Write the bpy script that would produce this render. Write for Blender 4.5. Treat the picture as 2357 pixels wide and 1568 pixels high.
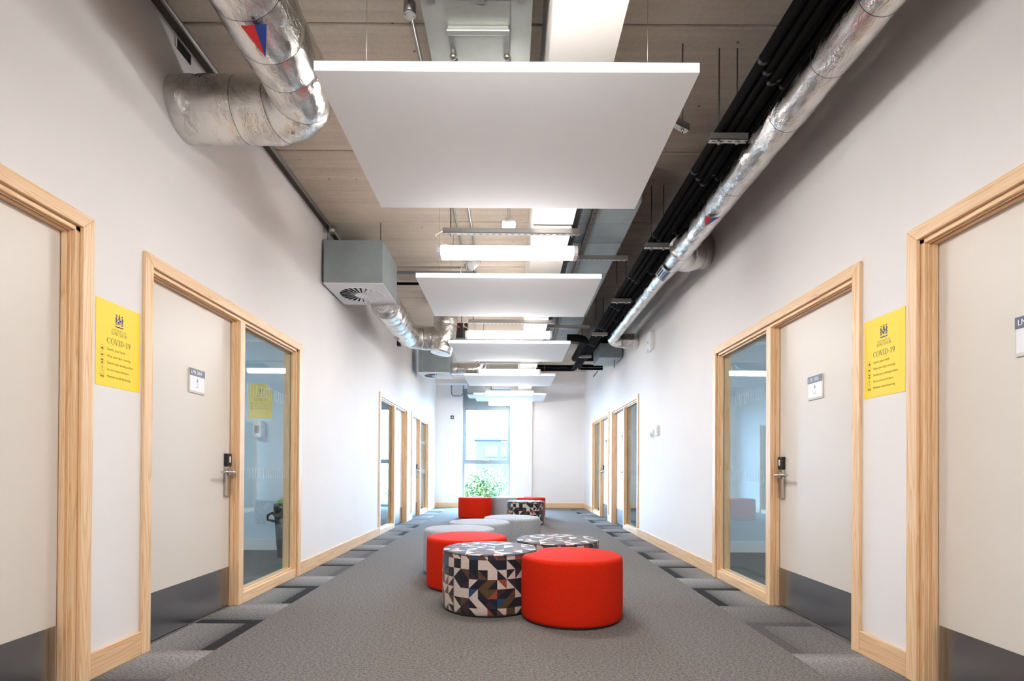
import bpy, math, random
from mathutils import Vector, Matrix, noise

sc = bpy.context.scene
for o in list(bpy.data.objects):
    bpy.data.objects.remove(o)
COL = sc.collection
R = math.radians

# ------------------------------------------------------------------ camera
cam_d = bpy.data.cameras.new('camera')
cam = bpy.data.objects.new('camera', cam_d)
COL.objects.link(cam)
sc.camera = cam
cam_d.sensor_fit = 'HORIZONTAL'
cam_d.sensor_width = 36.0
cam_d.lens = 1200.0 / 2357.0 * 36.0
cam_d.shift_x = (1178.5 - 1175.3) / 2357.0
PITCH = R(0.32)
cam_d.shift_y = (1075.0 - 784) / 2357.0
cam_d.clip_start = 0.05
cam_d.clip_end = 300
cam.matrix_world = (Matrix.Translation((0, 0, 1.0)) @ Matrix.Rotation(math.pi / 2 + PITCH, 4, 'X')
                    @ Matrix.Rotation(R(0.32), 4, 'Z'))

# ------------------------------------------------------------------ world, exposure
world = bpy.data.worlds.new('world')
sc.world = world
world.use_nodes = True
bgn = world.node_tree.nodes['Background']
bgn.inputs[0].default_value = (0.33, 0.64, 1.0, 1)
bgn.inputs[1].default_value = 95.0
LAMP = 76.0
ROOM_FILL = 15.0
sc.view_settings.view_transform = 'Standard'
sc.view_settings.look = 'None'
sc.view_settings.exposure = 0.24
sc.view_settings.gamma = 1.0
sc.view_settings.use_curve_mapping = False
sc.cycles.use_denoising = True
sc.cycles.max_bounces = 10
sc.cycles.diffuse_bounces = 6
sc.cycles.glossy_bounces = 5
sc.cycles.transparent_max_bounces = 16
sc.cycles.sample_clamp_indirect = 8
sc.cycles.caustics_reflective = False
sc.cycles.caustics_refractive = False

por_d = bpy.data.lights.new('window_portal', 'AREA')      # sampling aid at the window opening
por_d.shape = 'RECTANGLE'
por_d.size = 1.3
por_d.size_y = 2.7
por_d.cycles.is_portal = True
por = bpy.data.objects.new('window_portal', por_d)
por.location = (-0.66, 14.15, 1.35)
por.rotation_euler = (-math.pi / 2, 0, 0)
COL.objects.link(por)


# ------------------------------------------------------------------ materials
def s2l(c):
    return tuple(((v / 255) / 12.92 if v / 255 <= 0.04045 else ((v / 255 + 0.055) / 1.055) ** 2.4) for v in c)


def mat(name, rgb, rough=0.6, metal=0.0, spec=0.5, emit=None, estr=0.0):
    m = bpy.data.materials.new(name)
    m.use_nodes = True
    b = m.node_tree.nodes['Principled BSDF']
    b.inputs['Base Color'].default_value = (*s2l(rgb), 1)
    b.inputs['Roughness'].default_value = rough
    b.inputs['Metallic'].default_value = metal
    b.inputs['Specular IOR Level'].default_value = spec
    if emit:
        b.inputs['Emission Color'].default_value = (*emit, 1)
        b.inputs['Emission Strength'].default_value = estr
    return m


class NT:
    def __init__(s, m):
        s.m = m
        s.t = m.node_tree
        s.b = s.t.nodes['Principled BSDF']

    def n(s, typ, **kw):
        nd = s.t.nodes.new(typ)
        for k, v in kw.items():
            if k.startswith('i_'):
                nd.inputs[int(k[2:])].default_value = v
            else:
                setattr(nd, k, v)
        return nd

    def l(s, a, b):
        s.t.links.new(a, b)

    def math(s, op, a, b=None, c=None):
        nd = s.n('ShaderNodeMath', operation=op)
        for i, v in enumerate((a, b, c)):
            if v is None:
                continue
            if isinstance(v, (int, float)):
                nd.inputs[i].default_value = v
            else:
                s.l(v, nd.inputs[i])
        return nd.outputs[0]

    def mix(s, fac, a, b, bt='MIX'):
        nd = s.n('ShaderNodeMix', data_type='RGBA', blend_type=bt)
        for i, v in ((0, fac), (6, a), (7, b)):
            if isinstance(v, (int, float)):
                nd.inputs[i].default_value = v
            elif isinstance(v, tuple):
                nd.inputs[i].default_value = (*v, 1) if len(v) == 3 else v
            else:
                s.l(v, nd.inputs[i])
        return nd.outputs[2]

    def ramp(s, fac, stops, interp='LINEAR'):
        nd = s.n('ShaderNodeValToRGB')
        cr = nd.color_ramp
        cr.interpolation = interp
        while len(cr.elements) < len(stops):
            cr.elements.new(0.5)
        for e, (p, c) in zip(cr.elements, stops):
            e.position = p
            e.color = (*c, 1)
        s.l(fac, nd.inputs[0])
        return nd.outputs[0]

    def coord(s, which='Object'):
        return s.n('ShaderNodeTexCoord').outputs[which]

    def mapping(s, vec, scale=(1, 1, 1), loc=(0, 0, 0)):
        nd = s.n('ShaderNodeMapping')
        nd.inputs['Scale'].default_value = scale
        nd.inputs['Location'].default_value = loc
        s.l(vec, nd.inputs['Vector'])
        return nd.outputs[0]

    def noise(s, vec, scale, detail=3, rough=0.5, dist=0.0):
        nd = s.n('ShaderNodeTexNoise')
        nd.inputs['Scale'].default_value = scale
        nd.inputs['Detail'].default_value = detail
        nd.inputs['Roughness'].default_value = rough
        nd.inputs['Distortion'].default_value = dist
        s.l(vec, nd.inputs['Vector'])
        return nd.outputs[0]

    def bump(s, h, strength=0.3, dist=0.01):
        nd = s.n('ShaderNodeBump')
        nd.inputs['Strength'].default_value = strength
        nd.inputs['Distance'].default_value = dist
        s.l(h, nd.inputs['Height'])
        s.l(nd.outputs[0], s.b.inputs['Normal'])

    def color(s, c):
        s.l(c, s.b.inputs['Base Color'])


def painted(name, rgb, var=0.02, rough=0.75):
    m = mat(name, rgb, rough, spec=0.25)
    t = NT(m)
    n = t.noise(t.coord(), 1.3, 4)
    c = s2l(rgb)
    t.color(t.ramp(n, [(0.3, tuple(v * (1 - var) for v in c)), (0.7, tuple(min(1, v * (1 + var)) for v in c))]))
    t.bump(t.noise(t.coord(), 260, 2), 0.04, 0.002)
    return m


M = {}
M['wall'] = painted('wall paint', (233, 229, 227))
M['roomwall'] = painted('room wall paint', (206, 224, 234))
M['panelwhite'] = painted('raft white', (230, 233, 237), 0.008, 0.85)
M['bulk'] = painted('boxing white', (240, 234, 228), 0.01)
M['doorleaf'] = painted('door laminate', (219, 212, 203), 0.008, 0.38)


def wood_mat(name, a, b, c):
    m = mat(name, b, 0.42, spec=0.4)
    t = NT(m)
    uv = t.coord('UV')
    v = t.mapping(uv, (0.55, 13, 1))
    d = t.noise(v, 1.0, 2, 0.5, 0.35)
    rings = t.math('FRACT', t.math('MULTIPLY', d, 11.0))
    band = t.ramp(rings, [(0.0, s2l(a)), (0.18, s2l(b)), (0.8, s2l(c)), (0.93, s2l(b)), (1.0, s2l(a))])
    fine = t.noise(t.mapping(uv, (3, 260, 1)), 1.0, 2)
    fc = t.ramp(fine, [(0.3, (0.86, 0.84, 0.80)), (0.7, (1.0, 1.0, 1.0))])
    t.color(t.mix(1.0, band, fc, 'MULTIPLY'))
    t.bump(fine, 0.06, 0.002)
    return m


M['wood'] = wood_mat('ash frame', (226, 182, 134), (238, 200, 156), (243, 212, 174))
M['skirt'] = wood_mat('ash skirting', (220, 174, 128), (230, 190, 146), (238, 203, 164))
M['steel'] = mat('brushed steel', (172, 172, 175), 0.24, 1.0)
t = NT(M['steel'])
t.bump(t.noise(t.mapping(t.coord(), (4, 4, 300)), 1.0, 2), 0.05, 0.002)
M['chrome'] = mat('satin chrome', (196, 192, 186), 0.22, 1.0)
M['black'] = mat('black plastic', (22, 22, 23), 0.45)
M['pipeblack'] = mat('black foam pipe lagging', (12, 11, 11), 0.9, spec=0.1)
t = NT(M['pipeblack'])
t.bump(t.noise(t.coord(), 60, 3), 0.2, 0.004)
M['whiteplastic'] = mat('white plastic', (235, 236, 238), 0.4)
M['cable'] = mat('white cable', (226, 222, 215), 0.5)
M['greypvc'] = mat('grey conduit', (118, 128, 134), 0.5)
M['zinc'] = mat('zinc channel', (166, 164, 160), 0.35, 0.9)
M['slot'] = mat('slot shadow gap', (40, 38, 36), 0.8)


def slotted(name, rgb, metal, ax, pitch, frac):
    m = mat(name, rgb, 0.35, metal)
    t = NT(m)
    sp = t.n('ShaderNodeSeparateXYZ')
    t.l(t.coord(), sp.inputs[0])
    g = t.n('ShaderNodeNewGeometry')
    ng = t.n('ShaderNodeSeparateXYZ')
    t.l(g.outputs['True Normal'], ng.inputs[0])
    a, b = (sp.outputs[0], sp.outputs[1]) if ax == 'x' else (sp.outputs[1], sp.outputs[0])
    on = t.math('LESS_THAN', t.math('FRACT', t.math('DIVIDE', a, pitch)), frac)
    on = t.math('MULTIPLY', on, t.math('LESS_THAN', t.math('ABSOLUTE', b), 0.006))
    on = t.math('MULTIPLY', on, t.math('LESS_THAN', ng.outputs[2], -0.5))
    t.color(t.mix(on, s2l(rgb), s2l((38, 36, 34))))
    t.l(t.math('MULTIPLY', t.math('SUBTRACT', 1.0, on), metal), t.b.inputs['Metallic'])
    return m


M['chan'] = slotted('slotted zinc channel', (176, 174, 170), 0.85, 'x', 0.05, 0.48)
M['chany'] = slotted('slotted steel channel', (110, 106, 100), 0.8, 'y', 0.1, 0.5)
M['darksteel'] = mat('hanger rod steel', (84, 82, 80), 0.45, 0.8)


def galv_mat(name, rgb, rough=0.42, metal=0.75):
    m = mat(name, rgb, rough, metal)
    t = NT(m)
    v = t.n('ShaderNodeTexVoronoi')
    v.inputs['Scale'].default_value = 34
    t.l(t.coord(), v.inputs['Vector'])
    c = s2l(rgb)
    n = t.noise(t.coord(), 3, 3)
    base = t.ramp(n, [(0.3, tuple(x * 0.9 for x in c)), (0.7, tuple(x * 1.08 for x in c))])
    sp = t.ramp(v.outputs['Color'], [(0, (0.94, 0.94, 0.95)), (1, (1, 1, 1))])
    t.color(t.mix(1.0, base, sp, 'MULTIPLY'))
    return m


M['galv'] = galv_mat('galvanised sheet', (176, 178, 172))
M['boxgalv'] = galv_mat('plenum box sheet', (150, 161, 165), 0.5, 0.35)

# foil
m = mat('foil insulation', (224, 222, 219), 0.2, 1.0)
t = NT(m)
ob = t.coord()
n1 = t.noise(t.mapping(ob, (1.5, 0.7, 1.5)), 14, 5, 0.65, 1.5)
rid = t.math('ABSOLUTE', t.math('SUBTRACT', n1, 0.5))        # sharp creases
n2 = t.noise(ob, 60, 3, 0.6, 1.2)
mk = t.n('ShaderNodeMapRange')                               # creases come in patches, smooth between
mk.inputs['From Min'].default_value = 0.42
mk.inputs['From Max'].default_value = 0.66
mk.inputs['To Min'].default_value = 0.18
t.l(t.noise(ob, 5, 2), mk.inputs['Value'])
msk = mk.outputs[0]
h = t.math('ADD', t.math('MULTIPLY', t.math('MULTIPLY', rid, msk), 1.9), t.math('MULTIPLY', n2, 0.04))
t.bump(h, 0.42, 0.016)
rr = t.ramp(n1, [(0.3, (0.05,) * 3), (0.7, (0.17,) * 3)])
t.l(rr, t.b.inputs['Roughness'])
M['foil'] = m
m = mat('foil tape', (190, 190, 190), 0.25, 1.0)
t = NT(m)
t.bump(t.noise(t.coord(), 90, 3, 0.6, 1.5), 0.8, 0.012)
M['tape'] = m
M['seamdark'] = mat('taped seam shadow line', (92, 88, 84), 0.5, 0.6)
M['markred'] = mat('marker red', (196, 22, 30), 0.45)
M['markblue'] = mat('marker blue', (16, 52, 128), 0.45)

# concrete
m = mat('plank concrete', (150, 136, 122), 0.85, spec=0.2)
t = NT(m)
ob = t.coord()
big = t.noise(ob, 0.9, 4, 0.6)
st = t.noise(t.mapping(ob, (0.5, 14, 1)), 1.0, 4, 0.6)
mixn = t.math('ADD', t.math('MULTIPLY', big, 0.5), t.math('MULTIPLY', st, 0.5))
base = t.ramp(mixn, [(0.32, s2l((170, 156, 142))), (0.68, s2l((200, 188, 174)))])
vo = t.n('ShaderNodeTexVoronoi')
vo.inputs['Scale'].default_value = 4.2
t.l(t.mapping(ob, (1, 1.3, 1)), vo.inputs['Vector'])
pit = t.ramp(t.math('ADD', vo.outputs['Distance'], t.math('MULTIPLY', t.noise(ob, 55, 2), 0.05)),
             [(0.055, (0.32, 0.29, 0.26)), (0.075, (1, 1, 1))])
fl = t.ramp(t.noise(ob, 40, 5, 0.7), [(0.25, (0.86,) * 3), (0.6, (1,) * 3)])
t.color(t.mix(1.0, t.mix(1.0, base, pit, 'MULTIPLY'), fl, 'MULTIPLY'))
t.bump(t.noise(ob, 30, 5, 0.7), 0.15, 0.006)
M['concrete'] = m


# carpet
def carpet():
    m = mat('carpet tiles', (120, 116, 113), 0.95, spec=0.08)
    t = NT(m)
    ob = t.coord()
    sep = t.n('ShaderNodeSeparateXYZ')
    t.l(ob, sep.inputs[0])
    x, y = sep.outputs[0], sep.outputs[1]
    hn = t.noise(t.mapping(ob, (150, 230, 1)), 1.0, 2, 0.6)
    hn2 = t.noise(t.mapping(ob, (60, 90, 1)), 1.0, 2, 0.6)
    hz = t.math('ADD', t.math('MULTIPLY', hn, 0.6), t.math('MULTIPLY', hn2, 0.4))
    main = t.ramp(hz, [(0.36, s2l((68, 65, 63))), (0.64, s2l((142, 137, 133)))])
    # border tiles
    lb = t.math('LESS_THAN', x, -1.62)
    lb = t.math('MULTIPLY', lb, t.math('GREATER_THAN', x, -2.03))
    rb = t.math('GREATER_THAN', x, 1.545)
    rb = t.math('MULTIPLY', rb, t.math('LESS_THAN', x, 1.97))
    border = t.math('ADD', lb, rb)
    border = t.math('MULTIPLY', border, t.math('LESS_THAN', y, 13.8))
    yt = t.math('DIVIDE', t.math('ADD', y, 0.135), 0.5)
    ti = t.math('FLOOR', yt)
    fy = t.math('FRACT', yt)
    axr = t.math('DIVIDE', t.math('SUBTRACT', x, 1.545), 0.5)
    axl = t.math('DIVIDE', t.math('SUBTRACT', -1.62, x), 0.5)
    fx = t.math('ADD', t.math('MULTIPLY', axr, rb), t.math('MULTIPLY', axl, lb))
    side = t.math('MULTIPLY', rb, 57.0)
    cmb = t.n('ShaderNodeCombineXYZ')
    t.l(ti, cmb.inputs[0])
    t.l(side, cmb.inputs[1])
    wn = t.n('ShaderNodeTexWhiteNoise', noise_dimensions='3D')
    t.l(cmb.outputs[0], wn.inputs['Vector'])
    ws = t.n('ShaderNodeSeparateColor')
    t.l(wn.outputs['Color'], ws.inputs[0])
    r1, r2 = ws.outputs[0], ws.outputs[1]
    alt = t.math('MODULO', t.math('ADD', ti, 100.0), 2.0)          # alternate tiles turned a quarter
    alt = t.math('GREATER_THAN', alt, 0.5)
    g = t.math('ADD', t.math('MULTIPLY', fy, alt), t.math('MULTIPLY', fx, t.math('SUBTRACT', 1.0, alt)))
    flip = t.math('MULTIPLY', t.math('GREATER_THAN', r1, 0.72), t.math('SUBTRACT', 1.0, alt))
    g = t.math('ADD', t.math('MULTIPLY', flip, t.math('SUBTRACT', 1.0, g)),
               t.math('MULTIPLY', t.math('SUBTRACT', 1.0, flip), g))
    dk = t.ramp(g, [(0.0, (0.11,) * 3), (0.15, (0.13,) * 3), (0.24, (0.40,) * 3), (0.5, (0.72,) * 3), (0.85, (1.12,) * 3), (1.0, (0.85,) * 3)])
    # fine loop lines where the dark band dissolves
    ln = t.math('FRACT', t.math('MULTIPLY', g, 40.0))
    ln = t.math('GREATER_THAN', ln, 0.5)
    zone = t.math('MULTIPLY', t.math('GREATER_THAN', g, 0.15), t.math('LESS_THAN', g, 0.62))
    ln = t.math('MULTIPLY', ln, zone)
    dkl = t.mix(t.math('MULTIPLY', ln, 0.45), dk, (1.1, 1.1, 1.1))
    dkv = t.mix(t.math('MULTIPLY', t.math('LESS_THAN', r2, 0.35), 0.6), dkl, (0.62, 0.62, 0.62))
    lite = t.ramp(hz, [(0.36, s2l((88, 86, 86))), (0.64, s2l((170, 167, 165)))])
    bcol = t.mix(1.0, lite, dkv, 'MULTIPLY')
    t.color(t.mix(border, main, bcol))
    t.bump(hn, 0.5, 0.004)
    return m


M['carpet'] = carpet()
M['gapshade'] = mat('painted gap shade', (70, 62, 54), 0.85)  # shade tone for the strip at the left wall head
M['sheen'] = 0


def fabric(name, a, b, sc_=260):
    m = mat(name, a, 0.9, spec=0.15)
    t = NT(m)
    n = t.noise(t.coord(), sc_, 2, 0.6)
    t.color(t.ramp(n, [(0.35, s2l(a)), (0.65, s2l(b))]))
    t.b.inputs['Sheen Weight'].default_value = 0.12
    t.b.inputs['Sheen Roughness'].default_value = 0.4
    t.b.inputs['Sheen Tint'].default_value = (*s2l(b), 1)
    t.bump(n, 0.25, 0.002)
    return m


M['red'] = fabric('red wool', (186, 26, 3), (204, 42, 10))
M['grey'] = fabric('grey wool', (138, 140, 145), (174, 176, 180), 180)


def patterned():
    m = mat('triangle pattern cloth', (40, 40, 60), 0.75, spec=0.3)
    t = NT(m)
    uv = t.mapping(t.coord('UV'), (15.4, 15.4, 1))
    s = t.n('ShaderNodeSeparateXYZ')
    t.l(uv, s.inputs[0])
    cx, cy = t.math('FLOOR', s.outputs[0]), t.math('FLOOR', s.outputs[1])
    fx, fy = t.math('FRACT', s.outputs[0]), t.math('FRACT', s.outputs[1])
    c = t.n('ShaderNodeCombineXYZ')
    t.l(cx, c.inputs[0])
    t.l(cy, c.inputs[1])
    w = t.n('ShaderNodeTexWhiteNoise', noise_dimensions='3D')
    t.l(c.outputs[0], w.inputs['Vector'])
    sel = t.math('GREATER_THAN', w.outputs['Value'], 0.5)
    d1 = t.math('GREATER_THAN', t.math('ADD', fx, fy), 1.0)
    d2 = t.math('GREATER_THAN', fx, fy)
    d = t.math('ADD', t.math('MULTIPLY', sel, d1), t.math('MULTIPLY', t.math('SUBTRACT', 1.0, sel), d2))
    c2 = t.n('ShaderNodeCombineXYZ')
    t.l(cx, c2.inputs[0])
    t.l(cy, c2.inputs[1])
    t.l(t.math('ADD', t.math('MULTIPLY', d, 3.7), 1.3), c2.inputs[2])
    w2 = t.n('ShaderNodeTexWhiteNoise', noise_dimensions='3D')
    t.l(c2.outputs[0], w2.inputs['Vector'])
    col = t.ramp(w2.outputs['Value'], [(0.0, s2l((20, 20, 34))), (0.34, s2l((208, 192, 182))), (0.60, s2l((84, 60, 38))),
                                       (0.83, s2l((50, 30, 46))), (0.91, s2l((150, 66, 50))), (0.96, s2l((28, 66, 104)))], 'CONSTANT')
    spk = t.ramp(t.noise(t.coord('UV'), 90, 3, 0.7), [(0.35, (0.75,) * 3), (0.65, (1.0,) * 3)])
    t.color(t.mix(1.0, col, spk, 'MULTIPLY'))
    t.b.inputs['Sheen Weight'].default_value = 0.2
    t.bump(t.noise(t.coord('UV'), 400, 2), 0.2, 0.002)
    return m


M['pattern'] = patterned()
M['piping'] = mat('dark piping', (38, 32, 40), 0.7)

# glass: fresnel mix of clear and mirror
def glass_mat(name, ior, tint):
    m = bpy.data.materials.new(name)
    m.use_nodes = True
    nt = m.node_tree
    nt.nodes.clear()
    out = nt.nodes.new('ShaderNodeOutputMaterial')
    mx = nt.nodes.new('ShaderNodeMixShader')
    tr = nt.nodes.new('ShaderNodeBsdfTransparent')
    tr.inputs[0].default_value = (*tint, 1)
    gl = nt.nodes.new('ShaderNodeBsdfGlossy')
    gl.inputs['Roughness'].default_value = 0.0
    geo = nt.nodes.new('ShaderNodeNewGeometry')
    mr = nt.nodes.new('ShaderNodeMapRange')          # same reflectance from either side of each face
    mr.inputs['To Min'].default_value = ior
    mr.inputs['To Max'].default_value = 1 / ior
    fr = nt.nodes.new('ShaderNodeFresnel')
    nt.links.new(geo.outputs['Backfacing'], mr.inputs['Value'])
    nt.links.new(mr.outputs[0], fr.inputs[0])
    nt.links.new(fr.outputs[0], mx.inputs[0])
    nt.links.new(tr.outputs[0], mx.inputs[1])
    nt.links.new(gl.outputs[0], mx.inputs[2])
    nt.links.new(mx.outputs[0], out.inputs[0])
    return m


M['glass'] = glass_mat('float glass', 1.5, (0.93, 0.97, 0.98))
M['wglass'] = glass_mat('clear window glass', 1.3, (1, 1, 1))
M['frost'] = mat('frosted manifestation film', (225, 235, 238), 0.8)
M['frost'].node_tree.nodes['Principled BSDF'].inputs['Alpha'].default_value = 0.4

M['lamp'] = mat('lit diffuser', (255, 250, 244), 0.5, emit=(1.0, 0.972, 0.948), estr=LAMP)
M['dimlamp'] = mat('dim lit diffuser', (255, 250, 244), 0.5, emit=(1.0, 0.972, 0.948), estr=LAMP * 0.18)
M['roomfill'] = mat('room fill emitter', (255, 255, 255), 0.5, emit=(0.9, 0.96, 1.0), estr=ROOM_FILL)  # glow of the fill lights added in the side rooms
M['yellow'] = mat('yellow poster paper', (246, 212, 14), 0.5)
M['ink'] = mat('printed ink', (52, 44, 30), 0.7)
M['thinink'] = mat('thin print ink', (104, 86, 26), 0.7)
M['crest'] = mat('crest ink', (62, 66, 92), 0.7)
M['crestpale'] = mat('crest pale', (226, 214, 180), 0.7)
M['signwhite'] = mat('sign insert white', (232, 232, 236), 0.35)
M['signblue'] = mat('sign header slate', (70, 78, 104), 0.4)
M['lettering'] = mat('white lettering', (238, 240, 245), 0.5)
M['printgrey'] = mat('pale grey print', (150, 152, 160), 0.6)
M['acrylic'] = mat('clear acrylic edge', (214, 214, 210), 0.15)
M['infill'] = mat('window infill panel', (136, 146, 148), 0.5)
M['winframe'] = mat('window frame grey', (142, 150, 154), 0.45)
M['leaf'] = mat('leaves', (104, 156, 58), 0.6)
t = NT(M['leaf'])
t.color(t.ramp(t.noise(t.coord(), 1.7, 3), [(0.3, s2l((32, 50, 9))), (0.7, s2l((66, 64, 8)))]))
M['bark'] = mat('bark', (90, 76, 62), 0.9)
M['grass'] = mat('grass', (40, 46, 44), 0.9)
M['housewall'] = mat('house render', (30, 23, 21), 0.8)
M['housepale'] = mat('house pale render', (40, 32, 29), 0.8)
M['housewin'] = mat('house window', (20, 16, 15), 0.6)
M['binblack'] = mat('bin plastic', (34, 38, 42), 0.4)
M['bingreen'] = mat('bin green lid', (72, 150, 40), 0.45)
M['dispblue'] = mat('tinted tank', (150, 196, 214), 0.15)


# ------------------------------------------------------------------ mesh builder
class MB:
    def __init__(s):
        s.v, s.f, s.uv, s.mi, s.sm = [], [], [], [], []

    def face(s, idx, uv=None, mi=0, smooth=False):
        s.f.append(idx)
        s.uv.append(uv)
        s.mi.append(mi)
        s.sm.append(smooth)

    def box(s, x0, x1, y0, y1, z0, z1, mi=0):
        if x0 > x1: x0, x1 = x1, x0
        if y0 > y1: y0, y1 = y1, y0
        if z0 > z1: z0, z1 = z1, z0
        b = len(s.v)
        s.v += [(x, y, z) for x in (x0, x1) for y in (y0, y1) for z in (z0, z1)]
        d = (x1 - x0, y1 - y0, z1 - z0)
        la = max(range(3), key=lambda i: d[i])
        off = random.random() * 7
        for q in ((0, 1, 3, 2), (4, 6, 7, 5), (0, 4, 5, 1), (2, 3, 7, 6), (0, 2, 6, 4), (1, 5, 7, 3)):
            idx = [b + i for i in q]
            ps = [s.v[i] for i in idx]
            flat = [a for a in range(3) if len({round(p[a], 6) for p in ps}) == 1][0]
            ax = [a for a in range(3) if a != flat]
            if la in ax:
                o = [a for a in ax if a != la][0]
                uv = [(p[la] + off, p[o] + off * 1.7) for p in ps]
            else:
                uv = [(p[ax[0]] + off, p[ax[1]]) for p in ps]
            s.face(idx, uv, mi)
        return s

    def prism(s, pts, lo, hi, axis='z', mi=0):
        """extrude a 2D outline along an axis (pts in the two other axes, in order)."""
        def P(a, b, c):
            return {'z': (a, b, c), 'y': (a, c, b), 'x': (c, a, b)}[axis]
        n = len(pts)
        b = len(s.v)
        s.v += [P(p[0], p[1], lo) for p in pts] + [P(p[0], p[1], hi) for p in pts]
        s.face([b + i for i in range(n)][::-1], None, mi)
        s.face([b + n + i for i in range(n)], None, mi)
        for i in range(n):
            j = (i + 1) % n
            s.face([b + i, b + j, b + n + j, b + n + i], None, mi)
        return s

    def cyl(s, p0, p1, r0, r1=None, seg=12, caps=True, mi=0, smooth=True):
        r1 = r0 if r1 is None else r1
        p0, p1 = Vector(p0), Vector(p1)
        d = (p1 - p0).normalized()
        u = d.orthogonal().normalized()
        w = d.cross(u)
        b = len(s.v)
        for p, r in ((p0, r0), (p1, r1)):
            for i in range(seg):
                a = 2 * math.pi * i / seg
                s.v.append(tuple(p + u * (r * math.cos(a)) + w * (r * math.sin(a))))
        for i in range(seg):
            j = (i + 1) % seg
            s.face([b + i, b + j, b + seg + j, b + seg + i], None, mi, smooth)
        if caps:
            s.face([b + i for i in range(seg)][::-1], None, mi)
            s.face([b + seg + i for i in range(seg)], None, mi)
        return s

    def tube(s, path, r, seg=12, caps=True, mi=0, rfun=None, disp=0.0, dscale=8.0):
        """sweep a circle along a polyline; rfun(i, dist) scales the radius."""
        P = [Vector(p) for p in path]
        n = len(P)
        T = []
        for i in range(n):
            a = P[max(0, i - 1)]
            c = P[min(n - 1, i + 1)]
            T.append((c - a).normalized())
        u = T[0].orthogonal().normalized()
        b = len(s.v)
        dist = 0
        for i in range(n):
            if i:
                dist += (P[i] - P[i - 1]).length
                q = T[i - 1].rotation_difference(T[i])
                u = (q @ u).normalized()
            w = T[i].cross(u)
            ri = r if rfun is None else r * rfun(i, dist)
            for k in range(seg):
                a = 2 * math.pi * k / seg
                dirv = u * math.cos(a) + w * math.sin(a)
                rk = ri
                p = P[i] + dirv * ri
                if disp:
                    rk += disp * (noise.noise(p * dscale) + 0.5 * noise.noise(p * dscale * 2.7))
                    p = P[i] + dirv * rk
                s.v.append(tuple(p))
        for i in range(n - 1):
            for k in range(seg):
                j = (k + 1) % seg
                s.face([b + i * seg + k, b + i * seg + j, b + (i + 1) * seg + j, b + (i + 1) * seg + k], None, mi, True)
        if caps:
            s.face([b + k for k in range(seg)][::-1], None, mi)
            s.face([b + (n - 1) * seg + k for k in range(seg)], None, mi)
        return s

    def sphere(s, c, r, seg=16, rings=10, sx=1, sy=1, sz=1, mi=0, z0=-1.0, z1=1.0):
        b = len(s.v)
        for i in range(rings + 1):
            ph = math.acos(max(-1, min(1, z1 + (z0 - z1) * i / rings)))
            for k in range(seg):
                a = 2 * math.pi * k / seg
                s.v.append((c[0] + sx * r * math.sin(ph) * math.cos(a), c[1] + sy * r * math.sin(ph) * math.sin(a), c[2] + sz * r * math.cos(ph)))
        for i in range(rings):
            for k in range(seg):
                j = (k + 1) % seg
                s.face([b + i * seg + k, b + (i + 1) * seg + k, b + (i + 1) * seg + j, b + i * seg + j], None, mi, True)
        s.face([b + k for k in range(seg)], None, mi)
        s.face([b + rings * seg + k for k in range(seg)][::-1], None, mi)
        return s

    def build(s, name, mats, parent=None, loc=None, label=None):
        me = bpy.data.meshes.new(name)
        me.from_pydata(s.v, [], s.f)
        if not isinstance(mats, (list, tuple)):
            mats = [mats]
        for mm in mats:
            me.materials.append(mm)
        if any(u is not None for u in s.uv):
            lay = me.uv_layers.new(name='UVMap')
            for p, u in zip(me.polygons, s.uv):
                if u is None:
                    continue
                for li, c in zip(p.loop_indices, u):
                    lay.data[li].uv = c
        for p, k, sm in zip(me.polygons, s.mi, s.sm):
            p.material_index = k
            p.use_smooth = sm
        me.update()
        o = bpy.data.objects.new(name, me)
        COL.objects.link(o)
        if loc is not None:
            o.location = loc
        if parent is not None:
            o.parent = parent
        if label:
            o['label'] = label
        return o


def tag(o, label, cat, group=None, kind=None):
    o['label'] = label
    o['category'] = cat
    if group: o['group'] = group
    if kind: o['kind'] = kind
    return o


def struct(o):
    o['kind'] = 'structure'
    return o


def thing(name, label, cat, loc=(0, 0, 0), rz=0, group=None):
    o = bpy.data.objects.new(name, None)
    o.empty_display_size = 0.1
    COL.objects.link(o)
    o.location = loc
    o.rotation_euler = (0, 0, rz)
    return tag(o, label, cat, group)


def dup(src, loc, label=None, rz=None):
    def cp(o, parent):
        c = o.copy()
        COL.objects.link(c)
        c.parent = parent
        for ch in [x for x in KIDS.get(o.name, [])]:
            cp(ch, c)
        return c
    KIDS = {}
    for o in bpy.data.objects:
        if o.parent is not None:
            KIDS.setdefault(o.parent.name, []).append(o)
    r = cp(src, None)
    r.location = loc
    if rz is not None:
        r.rotation_euler = (0, 0, rz)
    if label:
        r['label'] = label
    return r


def bevel(o, w=0.004, seg=2, ang=40):
    md = o.modifiers.new('bevel', 'BEVEL')
    md.width = w
    md.segments = seg
    md.limit_method = 'ANGLE'
    md.angle_limit = R(ang)
    return o


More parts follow.
